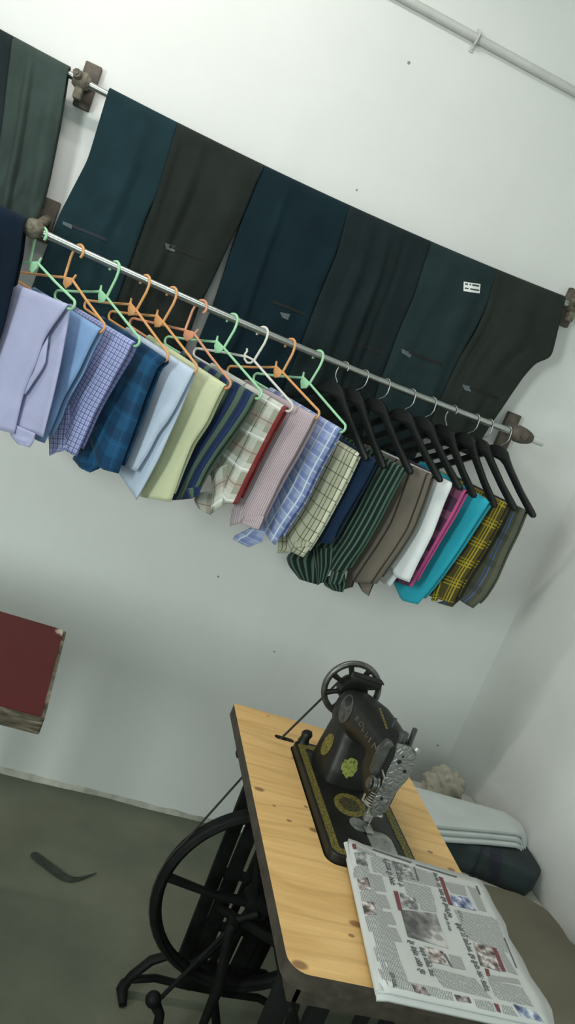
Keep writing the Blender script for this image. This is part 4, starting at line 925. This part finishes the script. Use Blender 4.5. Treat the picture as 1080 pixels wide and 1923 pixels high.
    quad('news_photo', M['photo_c'], ((805, 812), (905, 845), (945, 895), (842, 868)), .0007)
    for pq in [((278, 312), (298, 316), (319, 402), (300, 398)), ((478, 250), (496, 255), (541, 378), (522, 373)), ((712, 562), (731, 566), (776, 670), (758, 668)), ((680, 655), (698, 660), (706, 690), (690, 688)), ((720, 808), (742, 815), (754, 852), (736, 846)), ((95, 106), (112, 106), (118, 130), (100, 128))]:
        quad('red_panel', M['paper_red'], pq, .0007)
    for pq in [((185, 132), (190, 128), (360, 186), (356, 191)), ((375, 200), (380, 196), (560, 250), (556, 255)), ((764, 520), (770, 520), (825, 655), (818, 652)), ((640, 290), (648, 292), (664, 330), (657, 332)), ((366, 208), (373, 208), (392, 268), (384, 270)), ((500, 590), (508, 592), (540, 650), (531, 648))]:
        quad('rule', M['paper_ink'], pq, .0008)
    # headlines in Devanagari, reading away from the camera
    def headline(txt, a, b, wpx):
        A_ = on_z(620 + b[0] / 2.348, 1540 + b[1] / 2.348, zt + .0006); B_ = on_z(620 + a[0] / 2.348, 1540 + a[1] / 2.348, zt + .0006)
        cu = bpy.data.curves.new('h', 'FONT'); cu.body = txt; cu.offset = .022; to = bpy.data.objects.new('h', cu); COL.objects.link(to); bpy.context.view_layer.update()
        me = bpy.data.meshes.new_from_object(to.evaluated_get(bpy.context.evaluated_depsgraph_get())); bpy.data.objects.remove(to)
        xs = [v.co.x for v in me.vertices]; ys = [v.co.y for v in me.vertices]; W_ = max(xs) - min(xs); H_ = max(ys) - min(ys)
        d = B_ - A_; L = d.length; d.normalize(); upv = Vector((0, 0, 1)).cross(d)
        for v in me.vertices:
            v.co = A_ + d * ((v.co.x - min(xs)) / W_ * L) + upv * (((v.co.y - min(ys)) / H_ - .5) * wpx)
        ev = o1.evaluated_get(bpy.context.evaluated_depsgraph_get()); iv = o1.matrix_world.inverted()
        for v in me.vertices:
            ok, loc, no, ix = ev.ray_cast(iv @ Vector((v.co.x, v.co.y, 1.2)), Vector((0, 0, -1)))
            if ok: v.co.z = (o1.matrix_world @ loc).z + .0007
        link('headline', me, M['paper_ink'], o1, smooth=False)
    headline('नगर में बारिश', (240, 178), (272, 296), .0145)
    headline('से राहत मिली', (282, 190), (312, 306), .0145)
    headline('किसानों की मांग पर चर्चा', (458, 240), (528, 440), .0145)
    headline('सड़क और पानी की समस्या दूर होगी', (562, 465), (692, 768), .016)
    headline('के बाद गांव में', (350, 540), (404, 690), .0145)
    headline('नया स्कूल बनेगा', (398, 570), (450, 700), .0145)
    headline('समाचार', (266, 680), (290, 742), .008)
    headline('आज का मौसम', (500, 420), (525, 500), .008)
newspaper()

# ------------------------------------------------------------------ low bench, seat pad and cloths behind the table
def bench():
    zt = .45
    e = empty('low_bench', (1.2, 1.4, 0), 'low wooden bench covered by a cream sheet along the right wall', 'bench')
    MB().box(.93, RX - .008, .45, 2.085, zt - .04, zt - .004, .004).build('bench_top', M['wood_dark'], e)
    MB().box(.928, RX - .006, .90, 2.09, zt - .006, zt, .002).build('sheet_cover', M['cream'], e)
    for x in (.98, RX - .06):
        for y in (.5, 1.3, 2.03): MB().box(x - .025, x + .025, y - .025, y + .025, 0, zt - .04, .003).build('leg', M['wood_dark'], e)
    # olive pad
    x1 = RX - .008; zp = .50
    out = []
    B = [on_z(*p, zp) for p in [(900, 1655), (930, 1662), (973, 1674), (1000, 1688), (1030, 1707), (1056, 1738), (1072, 1764)]]
    out = [(min(b.x, x1), b.y) for b in B] + [(x1, B[-1].y - .06), (x1, .62), (x1 - .06, .55), (.98, .55), (.93, .60), (.93, B[0].y - .02)]
    b = MB(); b.prism([(x, y, zt) for x, y in out], (0, 0, zp - zt), .010); o = b.build('seat_pad', M['olive'])
    tag(o, 'olive drab padded seat with a rounded corner at the right edge', 'cushion')
bench()
def soft_block(name, m, outline, z0, z1, label=None, cat=None, group=None, seed=0, amp=.008, sag=None, parent=None, cuts=4):
    """folded cloth: a closed block with rounded, uneven edges"""
    b = MB(); b.prism([(x, y, z0) for x, y in outline], (0, 0, z1 - z0), min(.010, (z1 - z0) * .42))
    bmesh.ops.triangulate(b.b, faces=[f for f in b.b.faces if len(f.verts) > 4])
    bmesh.ops.subdivide_edges(b.b, edges=[e for e in b.b.edges if e.calc_length() > .03], cuts=cuts, use_grid_fill=True)
    for v in b.b.verts:
        t = (v.co.z - z0) / (z1 - z0); d = noise.noise_vector(v.co * 11 + Vector((seed, seed, 0))) * amp
        d.z *= .6 if t > .5 else 0
        v.co += d
        if sag: v.co.z += sag(v.co) * 1.0
        v.co.z = max(v.co.z, z0 - (.2 if sag else 0)); v.co.x = min(v.co.x, RX - .002); v.co.y = min(v.co.y, WALL - .004)
    o = b.build(name, m, parent)
    if label: tag(o, label, cat, group)
    return o
Zb = .4505
dk = soft_block('folded_trousers', M['dark_cloth'], [(1.08, 1.70), (1.16, 1.678), (1.22, 1.668), (1.30, 1.645), (1.385, 1.618), (1.428, 1.66), (1.43, 1.82), (1.08, 1.83)], Zb, .522, 'dark teal folded trousers on the bench under the white cloths', 'clothes', seed=1, amp=.005)
bpy.context.view_layer.update()
patch(dk, 'belt_strap', M['navy_strap'], [(903, 1592), (891, 1652), (879, 1646), (913, 1592)][0:1] + [(889, 1650), (880, 1646), (912, 1591)], th=.003, Y=1.66)
patch(dk, 'belt_strap', M['navy_strap'], [(944, 1594), (936, 1656), (922, 1650), (922, 1592)], th=.003, Y=1.66)
sagf = lambda c: -max(0, c.x - 1.385) * 1.3 * max(0, min(1, (1.80 - c.y) / .06))
grp = 'white cloths folded on the bench'
zc = .526
for i, (dyy, lab) in enumerate([(0, 'lowest white folded cloth with a drooping corner, on the dark trousers'), (.010, 'middle white folded cloth of the stack by the right wall'), (.018, 'topmost white folded cloth of the stack by the right wall')]):
    soft_block('folded_cloth', M['white_cloth'], [(1.03, 1.635 + dyy), (1.14, 1.66 + dyy), (1.28, 1.697 + dyy), (1.39, 1.722 + dyy), (1.432, 1.715 + dyy), (1.433, 1.775), (1.37, 1.835), (1.115, 1.835), (1.03, 1.83)], zc, zc + .011, lab, 'cloth', grp, seed=3 + i * 5, amp=.0009, sag=sagf)
    zc += .0128
def crumple():
    b = MB(); b.ball((0, 0, 0), 1, (1, 1, 1), 48, 32)
    for v in b.b.verts:
        d = v.co.normalized(); n = noise.turbulence(d * 1.6 + Vector((3, 1, 8)), 4, True, noise_basis='PERLIN_ORIGINAL', amplitude_scale=.55)
        v.co = d * (.80 + .30 * n + .07 * math.sin(d.x * 9 + d.z * 7 + 4 * n))
        v.co = Vector((v.co.x * .070, v.co.y * .06, v.co.z * .060)) + Vector((1.275, 2.01, Zb + .045))
        v.co.z = max(v.co.z, Zb + .0005); v.co.x = min(v.co.x, RX - .004); v.co.y = min(v.co.y, WALL - .006)
    tag(b.build('crumpled_cloth', M['beige'], angle=0), 'crumpled grubby beige cloth in the corner behind the white stack', 'cloth')
crumple()
# ------------------------------------------------------------------ scrap on the floor
def scrap():
    P = [on_z(*p, .002) for p in [(60, 1603), (85, 1622), (112, 1645), (132, 1655), (155, 1650), (182, 1640)]]; w = [.020, .020, .018, .014, .006, .002]
    rows, uv = [], []
    for i, (p, ww) in enumerate(zip(P, w)):
        d = (P[min(i + 1, 5)] - P[max(i - 1, 0)]).normalized(); n = Vector((-d.y, d.x, 0))
        rows.append([p + n * ww * (j / 4 - .5) * 1.6 + Vector((0, 0, .003 + .003 * math.sin(i * 1.7 + j))) for j in range(5)]); uv.append([(j / 4, i / 5) for j in range(5)])
    o = link('cloth_scrap', sheet_mesh('cloth_scrap', rows, uv), M['scrap']); solid(o, .0015); s = o.modifiers.new('s', 'SUBSURF'); s.levels = s.render_levels = 2
    tag(o, 'dark bent strip of cloth scrap lying on the concrete floor', 'scrap')
scrap()
